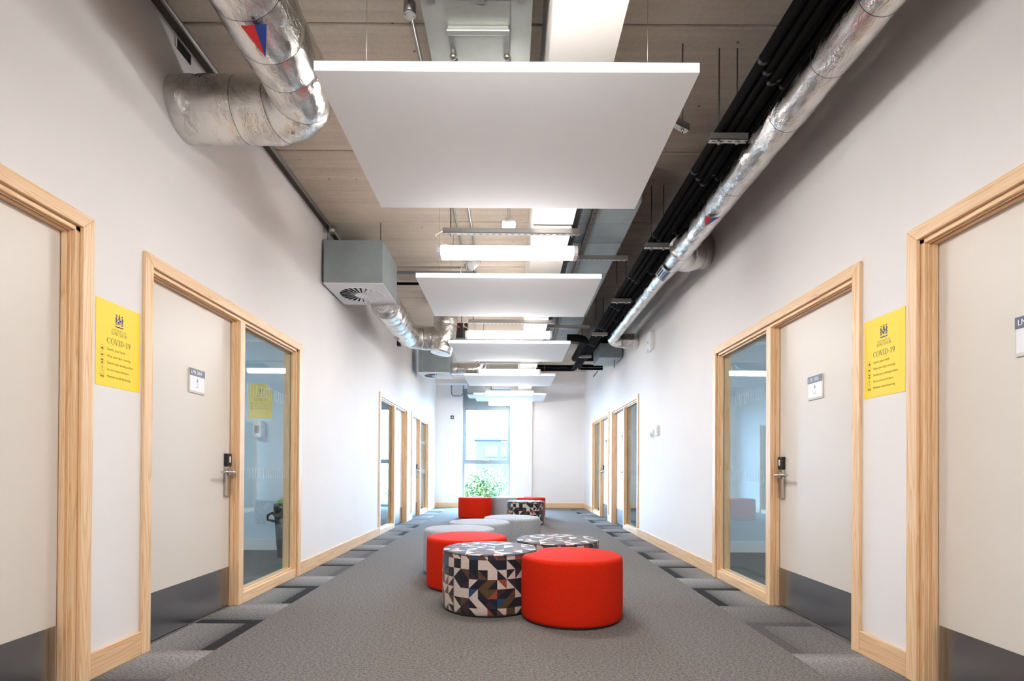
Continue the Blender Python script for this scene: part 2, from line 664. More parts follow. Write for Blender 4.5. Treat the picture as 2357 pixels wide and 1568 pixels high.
def text_mesh(name, body, size, material, parent, loc, rot, align='LEFT', sx=1.0, extrude=0.0004, offset=0.0):
    cu = bpy.data.curves.new(name, 'FONT')
    cu.body = body
    cu.size = size
    cu.align_x = align
    cu.extrude = extrude
    cu.offset = offset
    cu.resolution_u = 4
    tmp = bpy.data.objects.new(name, cu)
    COL.objects.link(tmp)
    dg = bpy.context.evaluated_depsgraph_get()
    me = bpy.data.meshes.new_from_object(tmp.evaluated_get(dg))
    bpy.data.objects.remove(tmp)
    bpy.data.curves.remove(cu)
    me.materials.clear()
    me.materials.append(material)
    o = bpy.data.objects.new(name, me)
    COL.objects.link(o)
    o.parent = parent
    o.location = loc
    o.rotation_euler = rot
    o.scale = (sx, 1, 1)
    return o


# ------------------------------------------------------------------ dimensions (metres)
XL, XR = -1.982, 1.941          # corridor wall faces
ZC = 3.57                      # ceiling soffit
YB, YE = -5.0, 13.8            # back and end wall
TH = 0.12
RX = 5.4                       # rooms reach this far out
# (first frame edge, last frame edge, sidelight first?, single?)
DOORS = {
    'door_1': (-1, 1.41, 2.451, None), 'door_2': (-1, 2.793, 4.903, 'far'),
    'door_3': (-1, 7.835, 9.95, 'near'), 'door_4': (-1, 10.38, 12.50, 'far'),
    'door_5': (1, 1.495, 2.536, None), 'door_6': (1, 2.878, 4.971, 'far'),
    'door_7': (1, 7.897, 9.99, 'near'), 'door_8': (1, 10.27, 12.343, 'far'),
}
OPEN_TOP = 2.102
ARCH = 0.065

# ------------------------------------------------------------------ floor, ceiling, walls
struct(MB().box(-RX, RX, YB, YE + 0.3, -0.12, 0.0).build('floor', M['carpet']))
mb = MB()
y = YB - 0.4 + 0.2
k0 = 3.0 - 1.2 * 7
for i in range(16):
    a, b = k0 + 1.2 * i, k0 + 1.2 * (i + 1)
    if a > YE + 0.2:
        break
    mb.box(-RX, RX, a + 0.006, b - 0.006, ZC, ZC + 0.2)
mb.box(-RX, RX, k0, YE + 0.4, ZC + 0.03, ZC + 0.22)
struct(bevel(mb.build('ceiling', M['concrete']), 0.012, 2))

for sgn, wname in ((-1, 'wall_left'), (1, 'wall_right')):
    xf = XL if sgn < 0 else XR
    xb = xf + sgn * TH
    mb = MB()
    cur = YB
    for dn, (s_, y0, y1, sl) in DOORS.items():
        if s_ != sgn:
            continue
        a, b = y0 + ARCH - 0.02, y1 - ARCH + 0.02
        mb.box(xf, xb, cur, a, 0, ZC)
        mb.box(xf, xb, a, b, OPEN_TOP + 0.02, ZC)
        cur = b
    mb.box(xf, xb, cur, YE, 0, ZC)
    struct(mb.build(wname, M['wall']))

# end wall with the tall window opening and column
WX0, WX1, WTOP = -1.285, -0.02, 3.16
mb = MB()
mb.box(XL - TH, WX0, YE, YE + 0.4, 0, ZC)
mb.box(WX1, XR + TH, YE, YE + 0.4, 0, ZC)
mb.box(WX0, WX1, YE, YE + 0.4, WTOP, ZC)
struct(mb.build('wall_end', M['wall']))
struct(MB().box(-0.02, 0.56, YE - 0.12, YE, 0, 3.24).build('column', M['wall']))
struct(MB().box(XL, XR, YE - 0.25, YE, 3.24, ZC).build('beam', M['wall']))
struct(MB().box(XL - TH, XR + TH, YB - 0.2, YB, 0, ZC).build('wall_back', M['wall']))
# room shells behind the corridor walls
for sgn, nm in ((-1, 'left'), (1, 'right')):
    xa = (XL if sgn < 0 else XR) + sgn * TH
    xo = sgn * RX
    struct(MB().box(xa, xo, 6.42, 6.54, 0, ZC).build('wall_partition_' + nm, M['roomwall']))
    mb = MB()
    mb.box(xo, xo + sgn * 0.2, YB, YE + 0.4, 0, ZC)
    mb.box(xa, xo, YE, YE + 0.4, 0, ZC)
    mb.box(xa, xo, 0.6, 0.72, 0, ZC)
    struct(mb.build('wall_room_' + nm, M['roomwall']))
    mb = MB()
    mb.box(xa, xo, 6.405, 6.42, 0, 0.13)
    mb.box(xa, xo, YE - 0.015, YE, 0, 0.13)
    struct(mb.build('baseboard_room_' + nm, M['whiteplastic']))

# baseboards
for sgn, nm in ((-1, 'left'), (1, 'right')):
    xf = XL if sgn < 0 else XR
    mb = MB()
    cur = YB
    for dn, (s_, y0, y1, sl) in DOORS.items():
        if s_ == sgn:
            mb.box(xf, xf - sgn * 0.016, cur, y0, 0, 0.125)
            cur = y1
    mb.box(xf, xf - sgn * 0.016, cur, YE, 0, 0.125)
    struct(bevel(mb.build('baseboard_' + nm, M['skirt']), 0.004))
mb = MB()
mb.box(XL + 0.016, WX0, YE - 0.016, YE, 0, 0.125)
mb.box(0.56, XR - 0.016, YE - 0.016, YE, 0, 0.125)
mb.box(-0.02, 0.56, YE - 0.136, YE - 0.12, 0, 0.125)
struct(bevel(mb.build('baseboard_end', M['skirt']), 0.004))
struct(MB().box(XL, XL + 0.075, YB, YE - 0.25, ZC - 0.012, ZC).build('shadow_gap_strip', M['gapshade']))  # dark strip standing in for the shadow gap between wall and ceiling
# white boxed beam running along the ceiling
struct(MB().box(0.168, 0.474, YB, YE - 0.25, 2.92, ZC).build('bulkhead', M['bulk']))


# ------------------------------------------------------------------ doors
def make_door(name, sgn, y0, y1, sl):
    """sl: None single door, 'far' glass panel on the far side of the leaf, 'near' on the near side"""
    xf = XL if sgn < 0 else XR

    def X(d):                       # depth into the wall from the corridor face
        return xf + sgn * d
    root = bpy.data.objects.new(name, None)
    COL.objects.link(root)
    root.location = (xf, (y0 + y1) / 2, 0)
    struct(root)
    off = root.location

    def put(mb, nm, mt, parent=root, lab=None):
        o = mb.build(nm, mt, None, None, lab)
        o.parent = parent
        base = Vector((0, 0, 0))
        p = parent
        while p is not None:
            base = base + p.location
            p = p.parent
        o.location = -base
        return o
    LIN = 0.022
    a0, a1 = y0 + ARCH, y1 - ARCH          # architrave inner
    i0, i1 = a0 + LIN, a1 - LIN            # clear opening
    zt = OPEN_TOP
    # architrave: two verticals and head, mitred
    mb = MB()
    pr = 0.018
    P0, P1 = X(0.0), X(-pr)
    off_uv = random.random() * 5
    for (qa, qb) in (((y0, 0), (y0, zt + ARCH)), ((y1, 0), (y1, zt + ARCH))):
        pass
    outer = [(y0, 0), (y0, zt + ARCH), (y1, zt + ARCH), (y1, 0)]
    inner = [(a0, 0), (a0, zt), (a1, zt), (a1, 0)]
    for k in range(3):
        q = [outer[k], outer[k + 1], inner[k + 1], inner[k]]
        b = len(mb.v)
        mb.v += [(P1, p[0], p[1]) for p in q] + [(P0, p[0], p[1]) for p in q]
        la = 0 if k == 1 else 1
        uvf = [(p[la] + off_uv + k * 3, p[1 - la] + k) for p in q]
        mb.face([b, b + 1, b + 2, b + 3], uvf)
        mb.face([b + 7, b + 6, b + 5, b + 4], uvf)
        for i in range(4):
            j = (i + 1) % 4
            mb.face([b + i, b + 4 + i, b + 4 + j, b + j], [(q[i][la] + off_uv, 0), (q[i][la] + off_uv, pr), (q[j][la] + off_uv, pr), (q[j][la] + off_uv, 0)])
    bevel(put(mb, 'architrave', M['wood']), 0.003)
    # lining
    mb = MB()
    mb.box(X(0.002), X(TH), a0 - 0.015, i0, 0, zt)
    mb.box(X(0.002), X(TH), i1, a1 + 0.015, 0, zt)
    mb.box(X(0.002), X(TH), a0 - 0.015, a1 + 0.015, zt - LIN, zt + 0.012)
    MUL = 0.067
    if sl == 'far':
        lf0, lf1 = i0, i0 + 0.926
        m0, m1 = lf1, lf1 + MUL
        g0, g1 = m1, i1
    elif sl == 'near':
        lf0, lf1 = i1 - 0.926, i1
        m0, m1 = lf0 - MUL, lf0
        g0, g1 = i0, m0
    else:
        lf0, lf1 = i0, i1
        m0 = m1 = g0 = g1 = None
    zi = zt - LIN
    if m0:
        mb.box(X(-0.004), X(TH), m0, m1, 0, zi)
        mb.box(X(-0.004), X(TH), g0, g1, 0, 0.075)          # bottom rail under the glass
        # beads round the glass, two steps
        for d0, d1, t_ in ((0.022, 0.047, 0.014), (0.056, 0.10, 0.014)):
            mb.box(X(d0), X(d1), g0, g0 + t_, 0.075, zi)
            mb.box(X(d0), X(d1), g1 - t_, g1, 0.075, zi)
            mb.box(X(d0), X(d1), g0, g1, 0.075, 0.075 + t_)
            mb.box(X(d0), X(d1), g0, g1, zi - t_, zi)
    # door stops: two fine steps round the leaf opening
    for d0, d1, t_ in ((0.018, 0.024, 0.006), (0.036, 0.062, 0.008)):
        mb.box(X(d0), X(d1), lf0, lf0 + t_, 0, zi)
        mb.box(X(d0), X(d1), lf1 - t_, lf1, 0, zi)
        mb.box(X(d0), X(d1), lf0, lf1, zi - t_, zi)
    bevel(put(mb, 'frame', M['wood']), 0.0025)
    if g0:
        put(MB().box(X(0.048), X(0.055), g0 + 0.001, g1 - 0.001, 0.076, zi - 0.001), 'glass_pane', M['glass'])
        mb = MB()
        for zc in (0.96, 1.62):                              # two rows of fine upright marks on the glass
            nn = 20
            for i in range(nn):
                yy = g0 + 0.05 + (g1 - g0 - 0.1) * i / (nn - 1)
                mb.box(X(0.0465), X(0.0474), yy - 0.002, yy + 0.002, zc - 0.045, zc + 0.045)
        put(mb, 'manifestation_marks', M['frost'])
    # leaf
    lx0, lx1 = X(0.066), X(0.11)
    leaf = put(MB().box(lx0, lx1, lf0 + 0.004, lf1 - 0.004, 0.008, zi - 0.004), 'door_leaf', M['doorleaf'])
    bevel(leaf, 0.002)
    kp = put(MB().box(X(0.0635), X(0.066), lf0 + 0.012, lf1 - 0.012, 0.012, 0.285), 'kick_plate', M['steel'], leaf)
    # handle on the side next to the mullion; single doors have it on the hidden near side
    if sl == 'far':
        yh, d = lf1 - 0.055, -1
    elif sl == 'near':
        yh, d = lf0 + 0.055, 1
    else:
        yh, d = lf0 + 0.055, 1
    mb = MB()
    mb.box(X(0.044), X(0.066), yh - 0.028, yh + 0.028, 0.80, 1.015)
    lock = put(mb, 'lock_plate', M['chrome'], leaf)
    bevel(lock, 0.006, 3)
    mb = MB()
    mb.box(X(0.040), X(0.066), yh - 0.028, yh + 0.028, 1.015, 1.105, 0)
    mb.box(X(0.038), X(0.041), yh - 0.003, yh + 0.016, 1.04, 1.085, 1)
    bevel(put(mb, 'card_reader', [M['black'], M['whiteplastic']], leaf), 0.006, 3)
    mb = MB()
    zh = 0.972
    pth = [(X(0.05), yh, zh), (X(0.016), yh, zh), (X(0.004), yh + d * 0.008, zh), (X(0.0), yh + d * 0.022, zh), (X(0.0), yh + d * 0.165, zh)]
    mb.tube(pth, 0.0105, 12)
    mb.cyl((X(0.044), yh, zh), (X(0.034), yh, zh), 0.024, seg=20)
    put(mb, 'lever_handle', M['chrome'], leaf)
    return dict(leaf=leaf, x=X, lf=(lf0, lf1))


DR = {}
for dn, (s_, y0, y1, sl) in DOORS.items():
    DR[dn] = make_door(dn, s_, y0, y1, sl)


# ------------------------------------------------------------------ writing on the walls
# wall frames: local x to the reader's right, local y up, local z out of the wall
def wall_rot(sgn):
    return (math.pi / 2, 0, math.pi / 2) if sgn < 0 else (math.pi / 2, 0, -math.pi / 2)


def crest(parent, cx, cy, h, z=0.0007):
    """a small heraldic device: shield, two supporters, plume and ribbon, as flat ink shapes"""
    mb = MB()

    def poly(pts, mi, dz=0.0):
        mb.prism([(cx + p[0] * h, cy + p[1] * h) for p in pts], z + dz, z + dz + 0.0003, 'z', mi)
    poly([(-.16, .12), (.16, .12), (.16, -.08), (.09, -.2), (0, -.27), (-.09, -.2), (-.16, -.08)], 0)
    poly([(-.11, .08), (-.02, .08), (-.02, -.02), (-.11, -.02)], 1, 0.0002)
    poly([(.02, -.04), (.11, -.04), (.08, -.15), (.02, -.2)], 1, 0.0002)
    poly([(-.09, .14), (.09, .14), (.07, .28), (.03, .34), (.05, .42), (0, .5), (-.05, .42), (-.03, .34), (-.07, .28)], 0)
    for sx in (-1, 1):
        pts = [(.2, -.3), (.33, -.28), (.38, -.12), (.32, .02), (.38, .14), (.33, .28), (.22, .3), (.26, .2), (.2, .08), (.24, -.06), (.19, -.18)]
        poly([(sx * a, b) for a, b in (pts if sx > 0 else pts[::-1])], 0)
        pts = [(.25, -.22), (.31, -.2), (.31, -.1), (.26, -.12)]
        poly([(sx * a, b) for a, b in (pts if sx > 0 else pts[::-1])], 1, 0.0002)
        pts = [(.14, .3), (.3, .34), (.36, .44), (.24, .42)]
        poly([(sx * a, b) for a, b in (pts if sx > 0 else pts[::-1])], 0)
    poly([(-.4, -.36), (-.2, -.42), (0, -.38), (.2, -.42), (.4, -.36), (.38, -.44), (.2, -.5), (0, -.46), (-.2, -.5), (-.38, -.44)], 0)
    return mb.build('crest', [M['crest'], M['crestpale']], parent)


def ring(mb, cx, cy, r, w, z, mi=0, seg=24):
    b = len(mb.v)
    for i in range(seg):
        a = 2 * math.pi * i / seg
        for rr in (r, r - w):
            mb.v.append((cx + rr * math.cos(a), cy + rr * math.sin(a), z))
    for i in range(seg):
        j = (i + 1) % seg
        mb.face([b + 2 * i, b + 2 * j, b + 2 * j + 1, b + 2 * i + 1], None, mi)


# a small high-contrast serif alphabet for the poster headings (strokes on a 1-high cap)
def serif_glyph(ch):
    tk, tn, sw = 0.15, 0.055, 0.09
    q = []

    def bar(x0, y0, x1, y1, w):
        d = Vector((x1 - x0, y1 - y0)).normalized()
        nx, ny = -d.y * w / 2, d.x * w / 2
        q.append([(x0 + nx, y0 + ny), (x0 - nx, y0 - ny), (x1 - nx, y1 - ny), (x1 + nx, y1 + ny)])

    def hb(x0, x1, y, w=tn):
        q.append([(x0, y - w / 2), (x1, y - w / 2), (x1, y + w / 2), (x0, y + w / 2)])

    def vs(x, y0=0, y1=1, w=tk, foot=True, head=True):
        q.append([(x - w / 2, y0), (x + w / 2, y0), (x + w / 2, y1), (x - w / 2, y1)])
        if foot: hb(x - w / 2 - sw, x + w / 2 + sw, y0 + tn / 2)
        if head: hb(x - w / 2 - sw, x + w / 2 + sw, y1 - tn / 2)

    def arc(cx, cy, rx, ry, a0, a1, n=22, heavy='side'):
        pts = []
        for i in range(n + 1):
            a = R(a0 + (a1 - a0) * i / n)
            w = tn + (tk - tn) * abs(math.cos(a)) ** 1.5
            pts.append(((cx + rx * math.cos(a), cy + ry * math.sin(a)), (cx + (rx - w) * math.cos(a), cy + (ry - min(w, tn + .02)) * math.sin(a))))
        for p, r_ in zip(pts, pts[1:]):
            q.append([p[0], p[1], r_[1], r_[0]])
    w = 0.75
    if ch == 'L':
        vs(.2); hb(.2, .68, tn / 2); bar(.65, 0, .68, .24, tn); w = .74
    elif ch == 'I':
        vs(.18); w = .4
    elif ch == 'N':
        vs(.2, w=tn + .02); bar(.2, .97, .78, .03, tk); vs(.78, w=tn + .02, foot=False); w = .98
    elif ch == 'C':
        arc(.5, .5, .46, .52, 42, 318); bar(.84, .68, .84, .95, tn); w = .94
    elif ch == 'O':
        arc(.52, .5, .48, .52, 0, 360, 32); w = 1.05
    elif ch == 'V':
        bar(.1, .98, .46, .0, tk); bar(.46, .0, .8, .98, tn); hb(-.06, .3, 1 - tn / 2); hb(.64, .96, 1 - tn / 2); w = .92
    elif ch == 'D':
        vs(.2); arc(.36, .5, .54, .5, -90, 90); hb(.2, .4, tn / 2); hb(.2, .4, 1 - tn / 2); w = .98
    elif ch == 'U':
        vs(.2, .3, 1, foot=False); arc(.47, .32, .34, .34, 180, 360); vs(.76, .3, 1, w=tn + .02, foot=False); w = .95
    elif ch == 'E':
        vs(.2); hb(.2, .64, tn / 2); hb(.2, .62, 1 - tn / 2); hb(.2, .5, .52); bar(.63, 0, .66, .24, tn); bar(.6, .78, .6, 1, tn); bar(.5, .42, .5, .62, tn); w = .74
    elif ch == 'R':
        vs(.2); arc(.36, .75, .28, .25, -90, 90); hb(.2, .4, .52); hb(.2, .4, 1 - tn / 2); bar(.38, .52, .74, .02, tk); hb(.66, .88, tn / 2); w = .84
    elif ch == 'S':
        arc(.36, .74, .27, .26, 40, 270); arc(.36, .25, .29, .26, -140, 90); bar(.58, .74, .58, .96, tn); bar(.1, .04, .1, .28, tn); w = .7
    elif ch == 'T':
        vs(.4, head=False); hb(.06, .74, 1 - tn / 2); bar(.07, .76, .07, 1, tn); bar(.73, .76, .73, 1, tn); w = .8
    elif ch == 'Y':
        vs(.42, 0, .48, head=False); bar(.08, .98, .42, .44, tk); bar(.42, .44, .76, .98, tn); hb(-.06, .26, 1 - tn / 2); hb(.6, .9, 1 - tn / 2); w = .86
    elif ch == 'F':
        vs(.2); hb(.2, .62, 1 - tn / 2); hb(.2, .5, .52); bar(.6, .76, .6, 1, tn); bar(.5, .42, .5, .62, tn); w = .68
    elif ch == '1':
        vs(.3, head=False); bar(.08, .8, .3, .97, tn); w = .6
    elif ch == '9':
        arc(.36, .68, .3, .34, 0, 360, 28); bar(.62, .62, .34, .0, tk * .8); w = .74
    elif ch == '-':
        hb(.05, .36, .38, .1); w = .42
    else:
        w = .42
    return q, w


def serif(name, body, cx, cy, cap, parent, material, z=0.0008, track=0.06, squash=1.0):
    glyphs = [serif_glyph(c) for c in body]
    tot = sum(g[1] + track for g in glyphs) - track
    x = cx - tot * cap * squash / 2
    mb = MB()
    zz = z
    for q, w in glyphs:
        for k, poly in enumerate(q):
            zz += 0.0000004
            b = len(mb.v)
            pts = [(x + p[0] * cap * squash, cy + p[1] * cap) for p in poly]
            ar = sum(pts[i][0] * pts[(i + 1) % 4][1] - pts[(i + 1) % 4][0] * pts[i][1] for i in range(4))
            if ar < 0:
                pts = pts[::-1]
            mb.v += [(p[0], p[1], zz) for p in pts]
            mb.face([b, b + 1, b + 2, b + 3])
        x += (w + track) * cap * squash
    return mb.build(name, material, parent)


ADVICE = ['Sanitise your hands', 'Wear your face covering', 'Sanitise your writing surface', 'Do not move furniture', 'Maintain social distancing']


def make_poster(label, loc, rot, lines=ADVICE, curl=False):
    w, h = 0.297, 0.42
    t_ = thing('poster', label, 'poster', loc)
    t_.rotation_euler = rot
    mb = MB()
    if not curl:
        mb.prism([(-w / 2, -h / 2), (w / 2, -h / 2), (w / 2, h / 2), (-w / 2, h / 2)], 0.0, 0.0006)
    else:
        c = 0.07
        mb.prism([(-w / 2, -h / 2), (w / 2, -h / 2), (w / 2, h / 2 - c), (w / 2 - c, h / 2), (-w / 2, h / 2)], 0.0, 0.0006)
    mb.build('paper', M['yellow'], t_)
    if curl:
        mb = MB()
        c = 0.07
        b = len(mb.v)
        mb.v += [(w / 2, h / 2 - c, 0.001), (w / 2 - c, h / 2, 0.001), (w / 2 - c * 1.0, h / 2 - c * 1.0, 0.018)]
        mb.face([b, b + 1, b + 2])
        mb.build('peeled_corner', M['signwhite'], t_, label='pale peeled corner')
    crest(t_, 0.0, 0.128, 0.07)
    serif('institution_name', 'UNIVERSITY OF', 0, 0.074, 0.0088, t_, M['ink'], squash=1.05)
    serif('institution_name', 'LINCOLN', 0, 0.053, 0.0165, t_, M['ink'])
    serif('heading', 'COVID-19', 0, 0.003, 0.0285, t_, M['ink'], squash=0.86)
    n = len(lines)
    for i, ln in enumerate(lines):
        yy = -0.026 - i * 0.0335
        text_mesh('advice_line', ln, 0.0185, M['thinink'], t_, (-0.078, yy - 0.005, 0.0007), (0, 0, 0), sx=0.84, offset=-0.0003)
        mb = MB()
        cx, cy = -0.108, yy
        ring(mb, cx, cy, 0.0145, 0.0008, 0.0009)
        if i == 0:
            mb.prism([(cx - .008, cy - .007), (cx + .008, cy - .007), (cx + .006, cy - .001), (cx + .001, cy + .006), (cx - .001, cy + .002), (cx - .007, cy - .003)], .0008, .0011)
        elif i == 1:
            mb.prism([(cx - .009, cy + .004), (cx - .005, cy - .004), (cx, cy - .007), (cx + .005, cy - .004), (cx + .009, cy + .004), (cx, cy + .001)], .0008, .0011)
        elif i == 2:
            mb.prism([(cx - .004, cy - .011), (cx + .004, cy - .011), (cx + .003, cy + .001), (cx - .003, cy + .001)], .0008, .0011)
            mb.prism([(cx - .008, cy + .006), (cx + .006, cy + .003), (cx + .006, cy + .01), (cx - .006, cy + .011)], .0008, .0011)
        elif i == 3:
            mb.prism([(cx - .001, cy - .004), (cx + .001, cy - .004), (cx + .0018, cy + .01), (cx - .0018, cy + .01)], .0008, .0011)
            ring(mb, cx, cy - .008, .002, .0019, .0009, seg=10)
        else:
            for q in (-1, 1):
                ring(mb, cx + q * .0055, cy + .004, .003, .0012, .0009, seg=12)
                mb.prism([(cx + q * .0055 - .004, cy - .008), (cx + q * .0055 + .004, cy - .008), (cx + q * .0055 + .003, cy), (cx + q * .0055 - .003, cy)], .0008, .0011)
        mb.build('icon', M['thinink'], t_)
    return t_


make_poster('yellow health poster on left wall between the two nearest left doors', (XL + 0.001, 2.629, 1.609), wall_rot(-1))
make_poster('yellow health poster on right wall between the two nearest right doors', (XR - 0.001, 2.711, 1.608), wall_rot(1))
make_poster('pale yellow poster on far right wall in the strip between the two distant doors', (XR - 0.001, 10.165, 1.617), wall_rot(1))
make_poster('yellow poster with peeled corner seen through the left glass panel', (-3.085, 6.418, 1.83), (math.pi / 2, 0, 0), ADVICE[:3], True)


def make_room_sign(label, sgn, yc, zc, code, x):
    t_ = thing('room_sign', label, 'sign', (x, yc, zc))
    t_.rotation_euler = wall_rot(sgn)
    w, h = 0.16, 0.156
    bevel(MB().box(-w / 2, w / 2, -h / 2, h / 2, 0, 0.008).build('acrylic_holder', M['acrylic'], t_), 0.002)
    MB().box(-w / 2, w / 2, h / 2 - 0.045, h / 2, 0.008, 0.0105).build('header_strip', M['signblue'], t_)
    if code:
        text_mesh('room_number', code, 0.033, M['lettering'], t_, (-w / 2 + 0.012, h / 2 - 0.034, 0.0108), (0, 0, 0), sx=0.86)
    MB().box(-w / 2 + 0.005, w / 2 - 0.003, -h / 2 + 0.014, h / 2 - 0.047, 0.008, 0.009).build('paper_insert', M['signwhite'], t_)
    mb = MB()
    mb.prism([(-.007, .012), (.007, .012), (.009, .0), (0, -.008), (-.009, 0)], .009, .0094)
    mb.prism([(-.004, .013), (.004, .013), (0, .022)], .009, .0094)
    for yy, ww in ((-.016, .016), (-.03, .024), (-.039, .03)):
        mb.box(-ww / 2, ww / 2, yy - .0013, yy + .0013, .009, .0094)
    mb.build('print', M['printgrey'], t_)
    return t_


make_room_sign('room sign reading LMS 2004 on the second left door', -1, 3.386, 1.562, 'LMS 2004', XL - 0.066)
make_room_sign('room sign reading LMS 2005 on the second right door', 1, 3.427, 1.553, 'LMS 2005', XR + 0.066)
make_room_sign('room sign cut off by the right picture edge on nearest right door', 1, 1.985, 1.535, 'LMS', XR + 0.066)
make_room_sign('small room sign on the third left door, glass panel before it', -1, 9.56, 1.56, '', XL - 0.066)
make_room_sign('small room sign on third right door behind its glass panel', 1, 9.42, 1.56, '', XR + 0.066)
make_room_sign('small room sign on the farthest right door', 1, 10.95, 1.56, '', XR + 0.066)

# ------------------------------------------------------------------ window at the end
wr = bpy.data.objects.new('window_1', None)
COL.objects.link(wr)
struct(wr)
yw = YE + 0.16
mb = MB()
f = 0.055
WG = 2.72                                     # glass stops here, a grey infill panel above
mb.box(WX0, WX0 + f, yw, yw + 0.07, 0, WTOP)
mb.box(WX1 - 0.04, WX1, yw, yw + 0.07, 0, WTOP)
xa_, xb_ = WX0 + f, WX1 - 0.04
mb.box(xa_, xb_, yw, yw + 0.07, WG - 0.10, WG)
mb.box(xa_, xb_, yw, yw + 0.07, 0, 0.06)
mb.box(xa_, xb_, yw, yw + 0.07, 1.15, 1.215)
mb.box(xa_, xb_, yw + 0.006, yw + 0.05, 1.215, 1.265)
bevel(mb.build('window_frame', M['winframe'], wr), 0.004)
MB().box(xa_, xb_, yw + 0.02, yw + 0.06, WG, WTOP).build('infill_panel', M['infill'], wr)
mb = MB()
mb.box(xa_, xa_ + 0.03, yw + 0.01, yw + 0.05, 1.265, WG - 0.1)
mb.box(xb_ - 0.03, xb_, yw + 0.01, yw + 0.05, 1.265, WG - 0.1)
mb.box(xa_ + 0.03, xb_ - 0.03, yw + 0.01, yw + 0.05, WG - 0.13, WG - 0.1)
mb.build('window_sash', M['winframe'], wr)
MB().box(-0.75, -0.58, yw - 0.03, yw + 0.004, 1.222, 1.245).build('window_handle', M['chrome'], wr)
MB().box(WX0 + f, WX1 - 0.04, yw + 0.03, yw + 0.036, 0.06, 1.15).build('window_pane', M['wglass'], wr)
MB().box(WX0 + f, WX1 - 0.04, yw + 0.03, yw + 0.036, 1.265, WG - 0.1).build('window_pane', M['wglass'], wr)

# ------------------------------------------------------------------ ottomans
OR, OH = 0.345, 0.425


def make_ottoman(label, kind, x, y, bites=(), group='drum stools along the corridor', r=OR, rz=0.0):
    """a drum stool; bites: centres (world) of neighbours whose curve is scooped out of the plan"""
    root = thing('ottoman', label, 'ottoman', (x, y, 0), rz, group)
    N = 120

    def plan(rad, gap):
        rs = []
        for i in range(N):
            a = 2 * math.pi * i / N
            d = Vector((math.cos(a), math.sin(a)))
            rr = rad
            for bx, by in bites:
                c = Vector((bx - x, by - y))
                R2 = OR + gap
                bq = d.dot(c)
                disc = bq * bq - (c.length_squared - R2 * R2)
                if disc > 0:
                    tt = bq - math.sqrt(disc)
                    if 0 < tt < rr:
                        rr = tt
            rs.append(rr)
        for _ in range(4):
            rs = [min(rs[i], (rs[i - 1] + 2 * rs[i] + rs[(i + 1) % N]) / 4) if False else (rs[i - 1] + 2 * rs[i] + rs[(i + 1) % N]) / 4 for i in range(N)]
        return [(rs[i] * math.cos(2 * math.pi * i / N), rs[i] * math.sin(2 * math.pi * i / N)) for i in range(N)]

    def inset(pts, d):
        res = []
        n = len(pts)
        for i in range(n):
            a = Vector(pts[i - 1])
            c = Vector(pts[(i + 1) % n])
            tg = (c - a).normalized()
            nr = Vector((-tg.y, tg.x))
            res.append(tuple(Vector(pts[i]) + nr * d))
        return res
    base = plan(r, 0.008)
    er = 0.028 if kind != 'pattern' else 0.016
    rows = [(0.014, 0.010, 0), (0.02, 0.004, 0), (0.03, 0.0, 0)]
    for k in range(1, 8):
        rows.append((0.03 + (OH - er - 0.03) * k / 8, -0.003 * math.sin(math.pi * k / 8), 0))
    for k in range(0, 7):
        a = math.pi / 2 * k / 6
        rows.append((OH - er + er * math.sin(a), er * (1 - math.cos(a)), 1 if k > 3 else 0))
    mb = MB()
    arc = [0]
    for i in range(N):
        p, q = base[i], base[(i + 1) % N]
        arc.append(arc[-1] + math.hypot(q[0] - p[0], q[1] - p[1]))
    rings_ = []
    for z, d, top in rows:
        pts = inset(base, d) if abs(d) > 1e-6 else base
        rings_.append(len(mb.v))
        mb.v += [(p[0], p[1], z) for p in pts]
    for k in range(len(rows) - 1):
        for i in range(N):
            j = (i + 1) % N
            idx = [rings_[k] + i, rings_[k] + j, rings_[k + 1] + j, rings_[k + 1] + i]
            if rows[k + 1][2]:
                uv = [(mb.v[q][0] + 7.3, mb.v[q][1] + 3.1) for q in idx]
            else:
                uv = [(arc[i], rows[k][0]), (arc[i + 1], rows[k][0]), (arc[i + 1], rows[k + 1][0]), (arc[i], rows[k + 1][0])]
            mb.face(idx, uv, 0, True)
    # crowned top
    last = rings_[-1]
    prev = last
    cxm = sum(p[0] for p in base) / N
    cym = sum(p[1] for p in base) / N
    for s_ in (0.9, 0.7, 0.45, 0.2):
        cur = len(mb.v)
        for i in range(N):
            vx, vy, _ = mb.v[last + i]
            mb.v.append((cxm + (vx - cxm) * s_, cym + (vy - cym) * s_, OH + 0.006 * (1 - s_ * s_)))
        for i in range(N):
            j = (i + 1) % N
            idx = [prev + i, prev + j, cur + j, cur + i]
            mb.face(idx, [(mb.v[q][0] + 7.3, mb.v[q][1] + 3.1) for q in idx], 0, True)
        prev = cur
    idx = [prev + i for i in range(N)]
    mb.face(idx, [(mb.v[q][0] + 7.3, mb.v[q][1] + 3.1) for q in idx], 0, True)
    mb.face([rings_[0] + i for i in range(N)][::-1], [(0, 0)] * N)
    mb.build('upholstery', M[kind], root)
    pb = MB()
    pts = inset(base, 0.014)
    pb.prism(pts, 0.0, 0.016)
    pb.build('plinth', M['black'], root, label='black base plinth')
    if kind == 'pattern':
        pb = MB()
        pts = inset(base, 0.004)
        loop = [(p[0], p[1], OH - er * 0.6) for p in pts]
        pb.tube(loop + loop[:1], 0.0045, 6, False)
        pb.build('piping', M['piping'], root)
    return root


